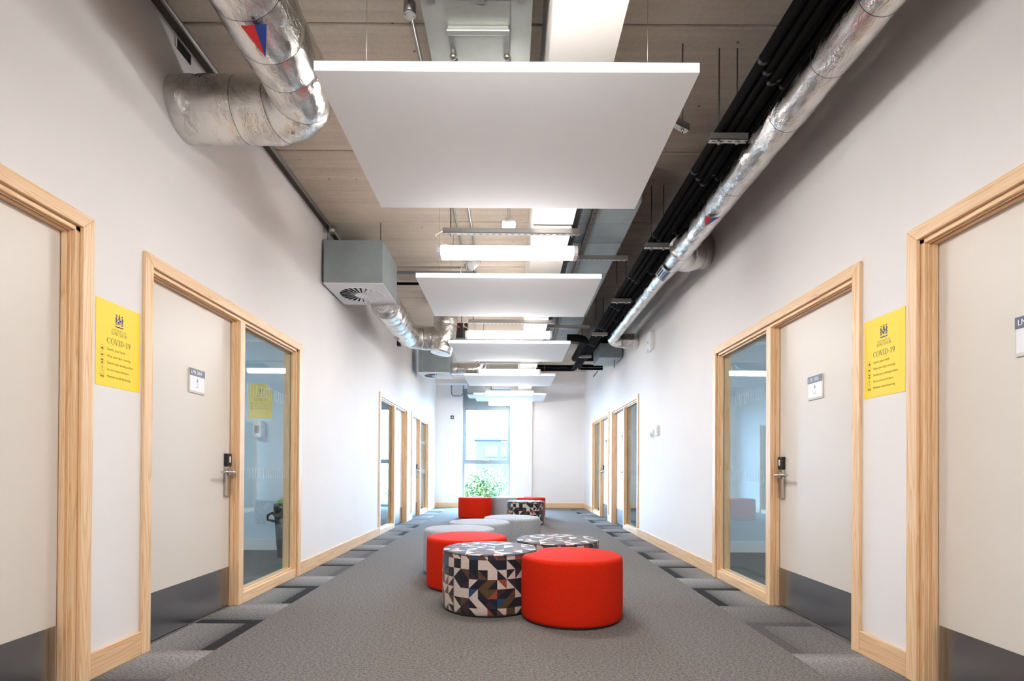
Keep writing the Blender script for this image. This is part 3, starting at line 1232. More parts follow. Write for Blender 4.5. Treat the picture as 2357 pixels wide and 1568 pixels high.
P1 = (-0.148, 3.85)
R1 = (0.421, 3.585)
R2 = (-0.374, 4.53)
G1 = (-0.500, 5.13)
G2 = (-0.346, 5.80)
G3 = (0.020, 6.37)
make_ottoman('red drum stool closest to the viewer, front right of the cluster', 'red', *R1, [P1])
make_ottoman('front patterned triangle-print drum stool beside the nearest red one', 'pattern', *P1)
make_ottoman('second red stool, behind and left of the front patterned stool', 'red', *R2, [P1])
make_ottoman('patterned stool mostly hidden behind the nearest red stool, right of centre', 'pattern', 0.392, 4.36, [R1])
make_ottoman('pale grey stool directly behind the second red stool, leftmost grey', 'grey', *G1, [R2])
make_ottoman('middle of the three pale grey stools in a row', 'grey', *G2, [G1])
make_ottoman('rightmost of the three near pale grey stools, farthest back of them', 'grey', *G3, [G2])
FR, FG, FP, FR2 = (-0.735, 10.85), (-0.05, 11.06), (0.286, 9.66), (0.385, 10.93)
make_ottoman('red stool at the left of the far cluster in front of the window', 'red', *FR)
make_ottoman('grey stool in the far cluster between red and patterned stools', 'grey', *FG)
make_ottoman('patterned stool standing in front of the far cluster', 'pattern', *FP)
make_ottoman('red stool at the right rear of the far cluster', 'red', *FR2, [FG])

# ------------------------------------------------------------------ acoustic rafts
PX0, PX1, PZ, PT = -0.888, 0.833, 2.773, 0.045
PD = 1.215


def make_raft(yf, label):
    root = thing('acoustic_raft', label, 'ceiling panel', ((PX0 + PX1) / 2, yf + PD / 2, PZ), 0, 'white suspended ceiling rafts')
    w = (PX1 - PX0) / 2
    bevel(MB().box(-w, w, -PD / 2, PD / 2, 0, PT).build('panel', M['panelwhite'], root), 0.003)
    for sx in (-1, 1):
        for sy in (-1, 1):
            mb = MB()
            mb.cyl((sx * (w - 0.2), sy * (PD / 2 - 0.13), PT), (sx * (w - 0.2), sy * (PD / 2 - 0.13), ZC - PZ), 0.0014, seg=6)
            mb.build('suspension_wire', M['zinc'], root)
    return root


RLAB = ['largest white raft overhead, nearest the viewer', 'second white ceiling raft from the viewer, behind the first lamp',
        'third white raft, middle of the row of five', 'fourth white raft along the ceiling row, smaller and further',
        'farthest white raft, just before the end wall']
for i in range(5):
    make_raft(2.31 + 2.5 * i, RLAB[i])

# ------------------------------------------------------------------ linear lights
LZ = 2.655
LL = 1.09


def make_lamp(y, label, x=-0.035, z=LZ, mat_='lamp', cable=True, strut=True):
    root = thing('linear_light', label, 'ceiling light', (x, y, z), 0, 'linear lamps hung along the corridor')
    h = LL / 2
    prof = [(-0.055, 0.07), (-0.065, 0.045), (-0.062, 0.02), (-0.045, 0.004), (0, 0.0), (0.045, 0.004), (0.062, 0.02), (0.065, 0.045), (0.055, 0.07)]
    MB().prism(prof, -h + 0.03, h - 0.03, 'x').build('diffuser', M[mat_], root)
    cap = [(a * 1.06, b * 1.0 - 0.002) for a, b in prof] + [(0.04, 0.085), (-0.04, 0.085)]
    for s_ in (-1, 1):
        MB().prism(cap, s_ * h, s_ * (h - 0.03), 'x').build('end_cap', M['whiteplastic'], root)
    MB().box(-h + 0.03, h - 0.03, -0.04, 0.04, 0.071, 0.085).build('housing', M['whiteplastic'], root)
    top = 0.188 if strut else ZC - z
    for s_ in (-1, 1):
        MB().cyl((s_ * (h - 0.12), 0, 0.085), (s_ * (h - 0.12), 0, top), 0.0018, seg=6).build('hanging_wire', M['darksteel'], root)
    if cable:
        p = []
        for i in range(15):
            t_ = i / 14
            p.append((-h + 0.16 - 0.16 * math.sin(math.pi * t_) - 0.05 * t_, 0.02, 0.085 + 0.17 * t_))
        MB().tube(p, 0.0045, 8).build('power_cable', M['cable'], root)
    return root


LLAB = ['nearest glowing linear lamp between first and second rafts', 'second glowing lamp, between the second and third rafts',
        'third glowing lamp in the row, above the fourth raft', 'fourth glowing lamp in the row, above the farthest raft']
LY = [4.075 + 2.48 * i for i in range(4)]
for y, lb in zip(LY, LLAB):
    make_lamp(y, lb, strut=y < 10)
make_lamp(13.42, 'farthest small lamp against the end wall column', mat_='dimlamp', cable=False, strut=False)
for y in (1.59, -0.9, -3.4):
    make_lamp(y, 'linear lamp continuing the row back past the viewpoint', cable=False, strut=False)


def make_channel(y, x0, x1, z, label, group='slotted channels above the lamps', rods=True, sy=0.021):
    root = thing('support_channel', label, 'channel', ((x0 + x1) / 2, y, z), 0, group)
    w = (x1 - x0) / 2
    mb = MB()
    mb.box(-w, w, -sy, sy, 0, 0.003)
    mb.box(-w, w, -sy, -sy + 0.003, 0, 0.041)
    mb.box(-w, w, sy - 0.003, sy, 0, 0.041)
    mb.build('channel', M['chan'], root)
    if rods:
        for s_ in (-1, 1):
            MB().cyl((s_ * (w - 0.06), 0, -0.02), (s_ * (w - 0.06), 0, ZC - z), 0.004, seg=8).build('threaded_rod', M['darksteel'], root)
    return root


for i, y in enumerate(LY[:3]):
    make_channel(y, -0.54, 0.53, 2.845, ['slotted channel over the nearest glowing lamp', 'slotted channel over the second glowing lamp',
                                          'thin slotted channel over the third glowing lamp'][i])

# ------------------------------------------------------------------ foil ducts


def arc_path(pts, rad, step=0.03):
    """polyline with rounded corners, resampled finely"""
    P = [Vector(p) for p in pts]
    out_ = [P[0]]
    for i in range(1, len(P) - 1):
        a, b, c = P[i - 1], P[i], P[i + 1]
        d0, d1 = (a - b).normalized(), (c - b).normalized()
        ang = d0.angle(d1)
        tl = rad / math.tan(ang / 2)
        s0, s1 = b + d0 * tl, b + d1 * tl
        cen = b + (d0 + d1).normalized() * (rad / math.sin(ang / 2))
        v0, v1 = s0 - cen, s1 - cen
        tot = v0.angle(v1)
        axis = v0.cross(v1).normalized()
        n = max(4, int(rad * tot / step))
        for k in range(n + 1):
            out_.append(cen + Matrix.Rotation(tot * k / n, 3, axis) @ v0)
    out_.append(P[-1])
    res = [out_[0]]
    for a, b in zip(out_, out_[1:]):
        n = max(1, int((b - a).length / step))
        for k in range(1, n + 1):
            res.append(a + (b - a) * (k / n))
    return [tuple(p) for p in res]


def foil_duct(root, name, path, r, seam=0.28, seg=44, disp=0.006, rfun=None):
    P = [Vector(p) for p in path]
    D = [0]
    for a, b in zip(P, P[1:]):
        D.append(D[-1] + (b - a).length)
    rnd = random.Random(int(r * 1e4) + len(path))
    seams = []
    d = seam * 0.6
    while d < D[-1]:
        seams.append(d)
        d += seam * rnd.uniform(0.75, 1.25)

    # split the path just before and after every seam so the taped line is a thin band of the same skin
    Q, lines = [P[0]], []
    for k in range(len(P) - 1):
        for s_ in seams:
            if D[k] < s_ - 0.003 and s_ + 0.003 < D[k + 1]:
                dv = (P[k + 1] - P[k]).normalized()
                lines.append(len(Q))
                Q += [P[k] + dv * (s_ - D[k] - 0.0018), P[k] + dv * (s_ - D[k] + 0.0018)]
        Q.append(P[k + 1])

    def rf(i, dist):
        q = 1.0
        for s_ in seams:
            e = abs(dist - s_)
            if e < 0.05:
                q -= 0.028 * (1 - e / 0.05) ** 1.5
        if rfun:
            q *= rfun(dist)
        return q
    mb = MB()
    mb.tube(Q, r, seg, True, 0, rf, disp, 9.0)
    for i in lines:
        for k in range(seg):
            mb.mi[i * seg + k] = 1
    return mb.build(name, [M['foil'], M['seamdark']], root)


# big duct top left: along the corridor, then turning into the left wall
rt = thing('foil_duct', 'large crinkled silver duct at top left bending into the left wall', 'duct')
foil_duct(rt, 'duct_body', arc_path([(-1.19, -1.0, 3.15), (-1.19, 3.125, 3.15), (XL - 0.02, 3.125, 3.15)], 0.27), 0.18, 0.2, 56, 0.006)


def cyl_patch(root, name, p0, r, pts, mi_mats, axis='y'):
    """flat sticker wrapped on a Y-axis duct: pts are (angle deg from straight down toward +x, y)"""
    mb = MB()
    x0, z0 = p0
    for poly, mi in pts:
        n = 8
        (a, b, c) = poly
        grid = []
        for i in range(n + 1):
            row = []
            for j in range(n + 1 - i):
                u_, v_ = i / n, j / n
                an = a[0] + (b[0] - a[0]) * u_ + (c[0] - a[0]) * v_
                yy = a[1] + (b[1] - a[1]) * u_ + (c[1] - a[1]) * v_
                row.append(len(mb.v))
                mb.v.append((x0 + r * math.sin(R(an)), yy, z0 - r * math.cos(R(an))))
            grid.append(row)
        for i in range(n):
            for j in range(n - i):
                mb.face([grid[i][j], grid[i + 1][j], grid[i][j + 1]], None, mi, True)
                if j < n - i - 1:
                    mb.face([grid[i + 1][j], grid[i + 1][j + 1], grid[i][j + 1]], None, mi, True)
    return mb.build(name, mi_mats, root)


cyl_patch(rt, 'flow_marker', (-1.19, 3.15), 0.198, [(((-3.5, 2.287), (14, 2.287), (4.7, 2.464)), 0), (((14, 2.287), (28.5, 2.305), (4.7, 2.464)), 1)],
          [M['markred'], M['markblue']])
# long duct on the right
rt = thing('foil_duct', 'long slim silver duct running down the right side under the ceiling', 'duct')


def rlong(d):
    s_ = d - 1.0 - 0  # path starts at y = -1
    yy = d - 1.0
    if yy < 4.95: return 1.0
    if yy < 5.35: return 1.0 - 0.26 * (yy - 4.95) / 0.4
    return 0.74 if yy < 7.9 else 0.74 + 0.5 * min(1, (yy - 7.9) / 0.4)


foil_duct(rt, 'duct_body', arc_path([(1.53, -1.0, 2.99), (1.53, 8.02, 2.99), (XR + 0.02, 8.02, 2.99)], 0.16), 0.1, 0.33, 40, 0.004, rlong)
foil_duct(rt, 'branch', arc_path([(1.50, 4.62, 2.995), (1.64, 4.98, 3.04), (XR + 0.02, 5.16, 3.19)], 0.12), 0.12, 0.22, 36, 0.004, lambda d: 0.8 + 0.5 * min(1, d / 0.6))
cyl_patch(rt, 'flow_marker', (1.53, 2.99), 0.1125, [(((-48, 3.90), (-20, 3.864), (-21, 4.0)), 0), (((-20, 3.864), (4, 3.83), (-21, 4.0)), 1)],
          [M['markred'], M['markblue']])
mb = MB()
cyl_patch(rt, 'access_hatch', (1.53, 2.985), 0.112, [(((-72, 4.92), (-72, 5.16), (-14, 4.92)), 0), (((-14, 5.16), (-72, 5.16), (-14, 4.92)), 0)], [M['zinc']])
for k in range(4):
    a0 = -66 + k * 12
    cyl_patch(rt, 'vent_slot', (1.53, 2.985), 0.1145, [(((a0, 4.96), (a0 + 6, 4.96), (a0, 5.12)), 0), (((a0 + 6, 5.12), (a0 + 6, 4.96), (a0, 5.12)), 0)], [M['markblue' if k > 1 else 'slot']])

# duct behind the plenum box with elbow and upright tail
rt = thing('foil_duct', 'silver duct leaving the near vent box and bending towards centre', 'duct')
foil_duct(rt, 'duct_body', arc_path([(-1.47, 6.06, 2.92), (-1.47, 7.62, 2.92), (-0.98, 7.62, 2.92)], 0.26), 0.172, 0.2, 40, 0.006)
foil_duct(rt, 'upright_branch', arc_path([(-1.03, 7.60, 2.69), (-0.97, 7.62, 3.05), (-0.94, 7.62, ZC - 0.03)], 0.2), 0.175, 0.3, 36, 0.006,
          lambda d: 0.85 + 0.15 * min(1, d / 0.25))
cyl_patch(rt, 'flow_marker', (-1.47, 2.92), 0.18, [(((-30, 6.95), (-14, 6.95), (-20, 7.12)), 0), (((-46, 7.0), (-30, 6.97), (-34, 7.1)), 1)],
          [M['markred'], M['markblue']])
rt = thing('foil_duct', 'short silver duct from the second vent box towards the centre', 'duct')
foil_duct(rt, 'duct_body', arc_path([(-1.24, 10.66, 3.06), (-0.60, 10.66, 3.06), (-0.60, 10.66, ZC - 0.01)], 0.16), 0.122, 0.26, 36, 0.005)

# ------------------------------------------------------------------ plenum boxes with swirl diffusers


def make_vent_box(x0, y0, z0, w, d, h, label):
    root = thing('vent_box', label, 'air vent', (x0 + w / 2, y0 + d / 2, z0), 0, 'grey vent boxes on the left')
    bevel(MB().box(-w / 2, w / 2, -d / 2, d / 2, 0.012, h).build('plenum', M['boxgalv'], root), 0.003)
    # face plate with the swirl slots
    rc = 0.24
    bevel(MB().box(-w / 2 - 0.004, w / 2 + 0.004, -d / 2 - 0.004, d / 2 + 0.004, 0.0, 0.012).build('face_plate', M['panelwhite'], root), 0.003)
    mb = MB()
    mb.cyl((0, 0, -0.0012), (0, 0, 0.0), rc, seg=48, smooth=False)
    mb.build('slot_opening', M['slot'], root)
    mb = MB()
    nb = 24
    for k in range(nb):
        a = 2 * math.pi * k / nb
        b = len(mb.v)
        for rr, da, z in ((0.075, 0.0, -0.002), (rc - 0.003, -0.02, -0.002), (rc - 0.003, 0.15, -0.014), (0.075, 0.20, -0.012)):
            mb.v.append((rr * math.cos(a + da), rr * math.sin(a + da), z))
        for i in range(4):
            vx, vy, vz = mb.v[b + i]
            mb.v.append((vx, vy, vz + 0.0015))
        mb.face([b + 3, b + 2, b + 1, b])
        mb.face([b + 4, b + 5, b + 6, b + 7])
        for i in range(4):
            j = (i + 1) % 4
            mb.face([b + i, b + j, b + 4 + j, b + 4 + i])
    mb.cyl((0, 0, -0.013), (0, 0, -0.001), 0.075, seg=32)
    mb.tube([(rc * math.cos(2 * math.pi * i / 48), rc * math.sin(2 * math.pi * i / 48), -0.003) for i in range(49)], 0.006, 6, False)
    mb.build('swirl_blades', M['panelwhite'], root)
    for sx in (-1, 1):
        MB().cyl((sx * (w / 2 - 0.03), -d / 2 + 0.03, h), (sx * (w / 2 - 0.03), -d / 2 + 0.03, ZC - z0), 0.004, seg=8).build('hanging_rod', M['darksteel'], root)
    return root


make_vent_box(-1.95, 5.39, 2.918, 0.612, 0.68, 0.455, 'large grey vent box with round swirl grille, nearest on the left')
make_vent_box(-1.84, 10.32, 2.918, 0.612, 0.68, 0.455, 'second grey vent box with swirl grille, further down the left')
rt = thing('plenum_box', 'small far grey ventilation box above the end window', 'vent box', (-0.79, 13.3, 2.85))
bevel(MB().box(-0.29, 0.29, -0.42, 0.24, 0.012, 0.29).build('casing', M['boxgalv'], rt), 0.003)
MB().box(-0.295, 0.295, -0.425, 0.245, 0, 0.012).build('face_plate', M['panelwhite'], rt)

# galvanised ductwork over the first raft, with access hatch
rt = thing('metal_duct', 'flat galvanised duct with access hatch above the nearest raft', 'duct', (-0.165, 0, 3.10))
mb = MB()
mb.box(-0.253, 0.253, -1.5, 2.28, 0, 0.30)
mb.box(-0.253, 0.253, 2.30, 3.7, 0.0, 0.30)
bevel(mb.build('casing', M['galv'], rt), 0.003)
mb = MB()
mb.box(-0.262, 0.262, 2.278, 2.302, -0.012, 0.31)
for xx in (-0.2, 0.02, 0.2):
    mb.box(xx - 0.018, xx + 0.018, 2.262, 2.318, -0.018, -0.010)
mb.build('flange', M['zinc'], rt)
mb = MB()
mb.box(-0.145, 0.145, 2.45, 2.80, -0.02, 0.0)
mb.box(-0.15, 0.15, 2.445, 2.475, -0.032, -0.018)
ht = bevel(mb.build('access_hatch', M['galv'], rt), 0.004)
for sx in (-1, 1):
    mb = MB()
    mb.sphere((sx * 0.135, 2.60, -0.03), 0.017, 14, 8)
    mb.box(sx * 0.135 - 0.005, sx * 0.135 + 0.022, 2.605, 2.625, -0.036, -0.024)
    mb.build('hatch_latch', M['chrome'], ht)
MB().box(0.150, 0.153, 2.3, 3.7, -0.004, 0.0).build('seam', M['zinc'], rt)

# ribbed rectangular duct on the right side of the boxing
rt = thing('metal_duct', 'grey rectangular jointed duct right of the white boxing', 'duct', (0.85, 0, 3.25))
mb = MB()
yy = 4.35
while yy < 10.3:
    mb.box(-0.24, 0.24, yy + 0.002, yy + 0.398, 0, 0.26)
    yy += 0.4
bevel(mb.build('casing', M['boxgalv'], rt), 0.006)
MB().box(-0.234, 0.234, 4.36, 10.3, 0.006, 0.254).build('joint', M['slot'], rt)
# channel running lengthways below it
rt = thing('support_channel', 'long slotted steel channel running lengthways below the grey duct', 'channel', (0.70, 0, 3.185))
mb = MB()
mb.box(-0.021, 0.021, 4.3, 10.2, 0, 0.003)
mb.box(-0.021, -0.018, 4.3, 10.2, 0, 0.041)
mb.box(0.018, 0.021, 4.3, 10.2, 0, 0.041)
mb.build('channel', M['chany'], rt)
for y, lb in ((5.30, 'cross channel under the grey duct right of the nearest lamp'), (7.85, 'cross channel under the grey duct near second lamp'),
              (8.85, 'far cross channel under the grey duct')):
    make_channel(y, 0.52, 1.18, 3.185 - 0.043, lb, 'channels carrying the grey duct')
# diagonal brace sticking out right of the first raft
rt = thing('support_channel', 'short diagonal channel end poking out right of the nearest raft', 'channel', (0.92, 3.06, 3.05), R(32))
mb = MB()
mb.box(-0.40, 0.16, -0.021, 0.021, 0, 0.003)
mb.box(-0.40, 0.16, -0.021, -0.018, 0, 0.041)
mb.box(-0.40, 0.16, 0.018, 0.021, 0, 0.041)
mb.build('channel', M['zinc'], rt)
MB().cyl((0.12, 0, -0.02), (0.12, 0, ZC - 3.05), 0.004, seg=8).build('threaded_rod', M['darksteel'], rt)
mb = MB()
mb.cyl((0.12, 0, -0.012), (0.12, 0, 0.0), 0.011, seg=6)
mb.build('nut', M['zinc'], rt)

# ------------------------------------------------------------------ black lagged pipes and trapeze hangers on the right
TZ = 3.003
TY = [3.157 + 1.525 * i for i in range(5)]
TLAB = ['nearest trapeze hanger under the black pipes', 'second trapeze hanger under the black pipes', 'third trapeze hanger under the black pipes, beside the slim duct',
        'fourth trapeze hanger along the black pipes', 'farthest trapeze hanger under the black pipes']
for y, lb in zip(TY, TLAB):
    root = make_channel(y, 1.195, 1.425, TZ, lb, 'trapeze hangers on the right')
    for s_ in (-1, 1):
        mb = MB()
        mb.cyl((s_ * 0.055, 0, -0.016), (s_ * 0.055, 0, 0.0), 0.010, seg=6)
        mb.build('nut', M['zinc'], root)
pipe_specs = [(1.262, 3.075, 0.026, 10.72, -0.75), (1.317, 3.075, 0.026, 10.79, -0.75), (1.372, 3.075, 0.026, 10.66, 0.5),
              (1.330, 3.134, 0.030, 10.72, -0.78), (1.394, 3.134, 0.030, 10.66, 0.48),
              (1.46, 3.32, 0.04, 10.89, 0.42), (1.545, 3.32, 0.04, 10.80, 0.34), (1.63, 3.32, 0.04, 10.71, 0.25), (1.715, 3.32, 0.04, 10.62, 0.17)]
PLAB = ['leftmost black lagged pipe resting on the trapeze hangers', 'middle black lagged pipe resting on the trapeze hangers', 'black lagged pipe on the trapeze hangers nearest the slim duct',
        'left black pipe of the pair lying on the lowest layer', 'right black pipe of the pair lying on the lowest layer', 'top layer black pipe farthest from the right wall',
        'top layer black pipe second from the left, over the slim duct', 'top layer black pipe third from the left, over the slim duct', 'top layer black pipe closest to the right wall']
for i, ((px, pz, pr, yend, tgt), lb) in enumerate(zip(pipe_specs, PLAB)):
    root = thing('lagged_pipe', lb, 'pipe', (px, 0, pz), 0, 'black lagged pipes along the right')
    path = arc_path([(0, -2.0, 0), (0, yend, 0), (tgt, yend, 0)], 0.12, 0.06)
    MB().tube(path, pr, 14).build('pipe_run', M['pipeblack'], root)
    for j in range(8):
        yy = 2.6 + j * 0.98 + 0.07 * i
        MB().tube([(0, yy, 0), (0, yy + 0.02, 0)], pr + 0.0025, 14, False).build('joint_tape', M['black'], root)
rt = thing('lagged_bend', 'thick black lagged pipe bend beside the second raft', 'pipe', (1.17, 0, 3.06))
MB().tube(arc_path([(-0.30, 8.12, 0.0), (0.0, 8.12, 0.0), (0.0, 9.6, 0.0)], 0.2, 0.04), 0.058, 18).build('pipe_run', M['pipeblack'], rt)
# far right galvanised fitting
rt = thing('metal_fitting', 'small pale grey duct box on the right wall beyond the slim duct', 'duct', (1.73, 9.3, 2.95))
bevel(MB().box(-0.20, 0.19, -0.3, 0.4, 0, 0.25).build('casing', M['boxgalv'], rt), 0.004)
MB().cyl((0.05, -0.31, 0.05), (0.15, 0.2, -0.07), 0.009, seg=8).build('damper_lever', M['darksteel'], rt)
rt = thing('pipe_insulation_hanger', 'thin slanted rod hanging beyond the black pipe crossing', 'hanger', (1.72, 10.62, 2.94))
MB().cyl((-0.06, -0.12, -0.05), (0.06, 0.1, 0.1), 0.012, seg=8).build('strut', M['zinc'], rt)
MB().cyl((0.06, 0.1, 0.1), (0.06, 0.1, ZC - 2.94), 0.004, seg=8).build('threaded_rod', M['darksteel'], rt)

# ------------------------------------------------------------------ conduits and small ceiling items


def conduit(label, pts, r, mt, boxes=(), group=None, rad=0.05):
    root = thing('conduit', label, 'conduit', pts[0], 0, group)
    o0 = Vector(pts[0])
    path = arc_path(pts, rad, 0.1) if len(pts) > 2 else pts
    MB().tube([tuple(Vector(p) - o0) for p in path], r, 12).build('tube', mt, root)
    for b in boxes:
        c = Vector(b) - o0
        mb = MB()
        mb.cyl(c + Vector((0, 0, -0.03)), c + Vector((0, 0, 0.03)), 0.034, seg=24)
        j = mb.build('junction_box', M['zinc'], root)
        mb = MB()
        mb.cyl(c + Vector((0, 0, -0.034)), c + Vector((0, 0, -0.03)), 0.033, seg=24)
        mb.sphere(c + Vector((0.022, 0.006, -0.035)), 0.004, 8, 5)
        mb.sphere(c + Vector((-0.022, -0.006, -0.035)), 0.004, 8, 5)
        mb.build('box_lid', M['galv'], j)
    return root


conduit('steel conduit with round junction box left of the galvanised duct', [(-0.565, -1, 3.52), (-0.565, 6.6, 3.52)], 0.0115, M['zinc'], [(-0.565, 2.83, 3.51)])
conduit('steel conduit right of the longer ceiling conduit above the nearest lamp', [(-0.42, 3.9, 3.52), (-0.42, 6.4, 3.52)], 0.0115, M['zinc'])
conduit('steel pipe running along the top of the left wall', [(-1.872, -1, 3.50), (-1.872, 5.72, 3.50)], 0.013, M['zinc'], [(-1.872, 5.42, 3.49)])
conduit('grey horizontal pipe on the ceiling right of the near vent box', [(-1.95, 6.62, 3.50), (-0.45, 6.62, 3.50)], 0.02, M['greypvc'])
conduit('black horizontal pipe on the ceiling behind the near vent box', [(-1.95, 6.98, 3.49), (-0.45, 6.98, 3.49)], 0.018, M['pipeblack'])
conduit('grey conduit loop on the end wall left of the window', [(-1.57, 13.74, 3.22), (-1.57, 13.74, 2.94), (-1.26, 13.74, 2.94), (-1.26, 13.74, 3.22)], 0.013, M['greypvc'], rad=0.08)
# motion sensor on two rods
rt = thing('motion_sensor', 'white dome sensor hanging on rods above the nearest lamp', 'sensor', (-0.025, 4.2, 2.905))
mb = MB()
for sx in (-1, 1):
    mb.cyl((sx * 0.012, 0, 0.115), (sx * 0.012, 0, ZC - 2.905), 0.005, seg=8)
mb.build('rods', M['zinc'], rt)
mb = MB()
pr_ = [(0.0, 0.0), (0.024, 0.006), (0.044, 0.03), (0.055, 0.06), (0.058, 0.085), (0.05, 0.105), (0.03, 0.115), (0.0, 0.115)]
seg = 24
b = len(mb.v)
for r_, z_ in pr_:
    for k in range(seg):
        a = 2 * math.pi * k / seg
        mb.v.append((r_ * math.cos(a), r_ * math.sin(a), z_))
for i in range(len(pr_) - 1):
    for k in range(seg):
        j = (k + 1) % seg
        mb.face([b + i * seg + k, b + i * seg + j, b + (i + 1) * seg + j, b + (i + 1) * seg + k], None, 1 if i < 2 else 0, True)
mb.build('dome', [M['whiteplastic'], M['acrylic']], rt)
# emergency spotlight
rt = thing('spotlight', 'small white tilted spotlight on the ceiling just above the second raft', 'spotlight', (-0.43, 6.1, 3.40))
mb = MB()
mb.cyl((-0.05, -0.03, -0.03), (0.03, 0.02, 0.05), 0.052, 0.04, 20)
mb.build('head', M['whiteplastic'], rt)
MB().cyl((0.01, 0.02, 0.03), (0.01, 0.02, ZC - 3.40), 0.02, seg=12).build('bracket', M['whiteplastic'], rt)
MB().tube([(-0.02, 0.0, 0.04), (-0.12, -0.02, 0.02), (-0.17, -0.02, -0.06), (-0.16, 0, -0.12)], 0.005, 8).build('cable', M['cable'], rt)
# black control panel with red knobs
rt = thing('control_panel', 'small black ceiling box with two red knobs beside the duct bend', 'control box', (-0.80, 8.35, 3.22))
bevel(MB().box(-0.10, 0.10, -0.04, 0.04, -0.12, 0.12).build('casing', M['black'], rt), 0.006)
for sx in (-1, 1):
    mb = MB()
    mb.cyl((sx * 0.045, -0.04, 0.06), (sx * 0.045, -0.07, 0.05), 0.022, 0.018, 14)
    mb.build('knob', M['markred'], rt, label='red knob')
MB().cyl((0, 0, 0.12), (0, 0, ZC - 3.22), 0.006, seg=8).build('hanging_rod', M['darksteel'], rt)
rt = thing('junction_box', 'pale grey electrical box on the ceiling above the second lamp', 'electrical box', (-0.33, 6.95, 3.50))
bevel(MB().box(-0.12, 0.09, -0.05, 0.05, -0.04, 0.07).build('casing', M['whiteplastic'], rt), 0.004)

# ------------------------------------------------------------------ small wall items
rt = thing('alarm_sounder', 'white wall unit with chamfered corners high on the right wall', 'alarm', (XR, 7.18, 2.775))
pts = [(-0.10, -0.13), (0.07, -0.13), (0.10, -0.10), (0.10, 0.10), (0.06, 0.13), (-0.10, 0.13)]
bevel(MB().prism([(p[0], p[1]) for p in pts], -0.05, 0.0, 'x').build('housing', M['whiteplastic'], rt), 0.006)
MB().box(-0.054, -0.05, 0.02, 0.035, -0.01, 0.005).build('indicator', M['markblue'], rt)
MB().box(-0.062, -0.048, 0.0, 0.09, -0.125, -0.10).build('label_tab', M['panelwhite'], rt)
rt = thing('thermostat', 'flat white wall controller, right one of the pair on the right wall', 'thermostat', (XR, 6.87, 1.525))
bevel(MB().box(-0.028, 0.0, -0.05, 0.05, -0.06, 0.07).build('housing', M['whiteplastic'], rt), 0.004)
MB().box(-0.032, -0.028, -0.038, 0.0, -0.05, 0.05).build('cover', M['panelwhite'], rt)
rt = thing('call_point', 'rounded white wall sensor, left one of the pair on the right wall', 'sensor', (XR, 7.11, 1.505))
bevel(MB().box(-0.02, 0.0, -0.05, 0.05, -0.05, 0.05).build('back_plate', M['whiteplastic'], rt), 0.004)
mb = MB()
mb.sphere((-0.018, 0.0, 0.0), 0.042, 18, 10, 0.8, 1, 1.1)
mb.build('dome', M['whiteplastic'], rt)
rt = thing('wall_bracket', 'small black box high on the left wall below the duct bend', 'bracket', (XL, 9.05, 3.23))
bevel(MB().box(0.0, 0.06, -0.045, 0.045, -0.09, 0.07).build('housing', M['black'], rt), 0.006)
rt = thing('wall_grille', 'dark slot in the left wall above the big duct', 'vent', (XL, 3.12, 3.505))
MB().box(0.0, 0.004, -0.07, 0.07, -0.03, 0.03).build('opening', M['black'], rt)
MB().box(0.0, 0.008, -0.08, -0.07, -0.035, 0.035).build('edge', M['wall'], rt)
rt = thing('wall_sign', 'tiny dark square sign with white figure left of the end window', 'sign', (-1.555, YE, 2.38))
MB().box(-0.042, 0.042, -0.004, 0, -0.05, 0.05).build('plate', M['black'], rt)
mb = MB()
mb.box(-0.008, 0.008, -0.006, -0.004, -0.03, 0.015)
mb.box(-0.02, 0.02, -0.006, -0.004, -0.02, -0.008)
mb.cyl((0, -0.006, 0.028), (0, -0.004, 0.028), 0.010, seg=14)
mb.build('symbol', M['lettering'], rt)

# ------------------------------------------------------------------ things inside the rooms seen through glass
rt = thing('litter_bin', 'black litter bin with green lid behind the left glass panel', 'bin', (-2.53, 5.95, 0))
mb = MB()
mb.cyl((0, 0, 0), (0, 0, 0.47), 0.115, 0.15, 24)
mb.build('body', M['binblack'], rt)
mb = MB()
mb.cyl((0, 0, 0.47), (0, 0, 0.60), 0.165, 0.155, 24)
mb.build('rim', M['black'], rt)
mb = MB()
mb.sphere((0, 0, 0.60), 0.135, 24, 6, 1, 1, 0.55, 0, 0.0, 1.0)
mb.build('lid', M['bingreen'], rt, label='green lid')
MB().tube([(-0.155, -0.05, 0.50), (-0.21, -0.06, 0.47), (-0.21, -0.06, 0.42), (-0.135, -0.04, 0.40)], 0.014, 8).build('handle', M['binblack'], rt)
rt = thing('soap_dispenser', 'white hand sanitiser dispenser on the wall under the peeled poster', 'dispenser', (-3.08, 6.42, 1.49))
bevel(MB().box(-0.055, 0.055, -0.10, 0, -0.11, 0.09).build('housing', M['whiteplastic'], rt), 0.012, 3)
MB().box(-0.03, 0.03, -0.102, -0.09, -0.06, 0.03).build('window', M['printgrey'], rt)
for sgn, nm in ((-1, 'left'), (1, 'right')):
    for yy, tail in ((3.9, 'near'), (10.0, 'far')):  # added fill lights, out of sight, to brighten the rooms behind the glass
        rt = thing('room_fill_light', 'unseen added fill light inside the %s %s room' % (tail, nm), 'ceiling light', (sgn * 4.1, yy, 2.9))
        MB().box(-0.55, 0.55, -0.55, 0.55, 0, 0.02).build('diffuser', M['roomfill'], rt)  # emitting face of the added fill light
        MB().box(-0.57, 0.57, -0.57, 0.57, 0.02, 0.06).build('housing', M['whiteplastic'], rt)
        MB().cyl((0, 0, 0.06), (0, 0, ZC - 2.9), 0.006, seg=8).build('stem', M['zinc'], rt)

# ------------------------------------------------------------------ outside the end window
struct(MB().box(-60, 60, 14.6, 120, -3.6, -3.5).build('ground', M['grass']))


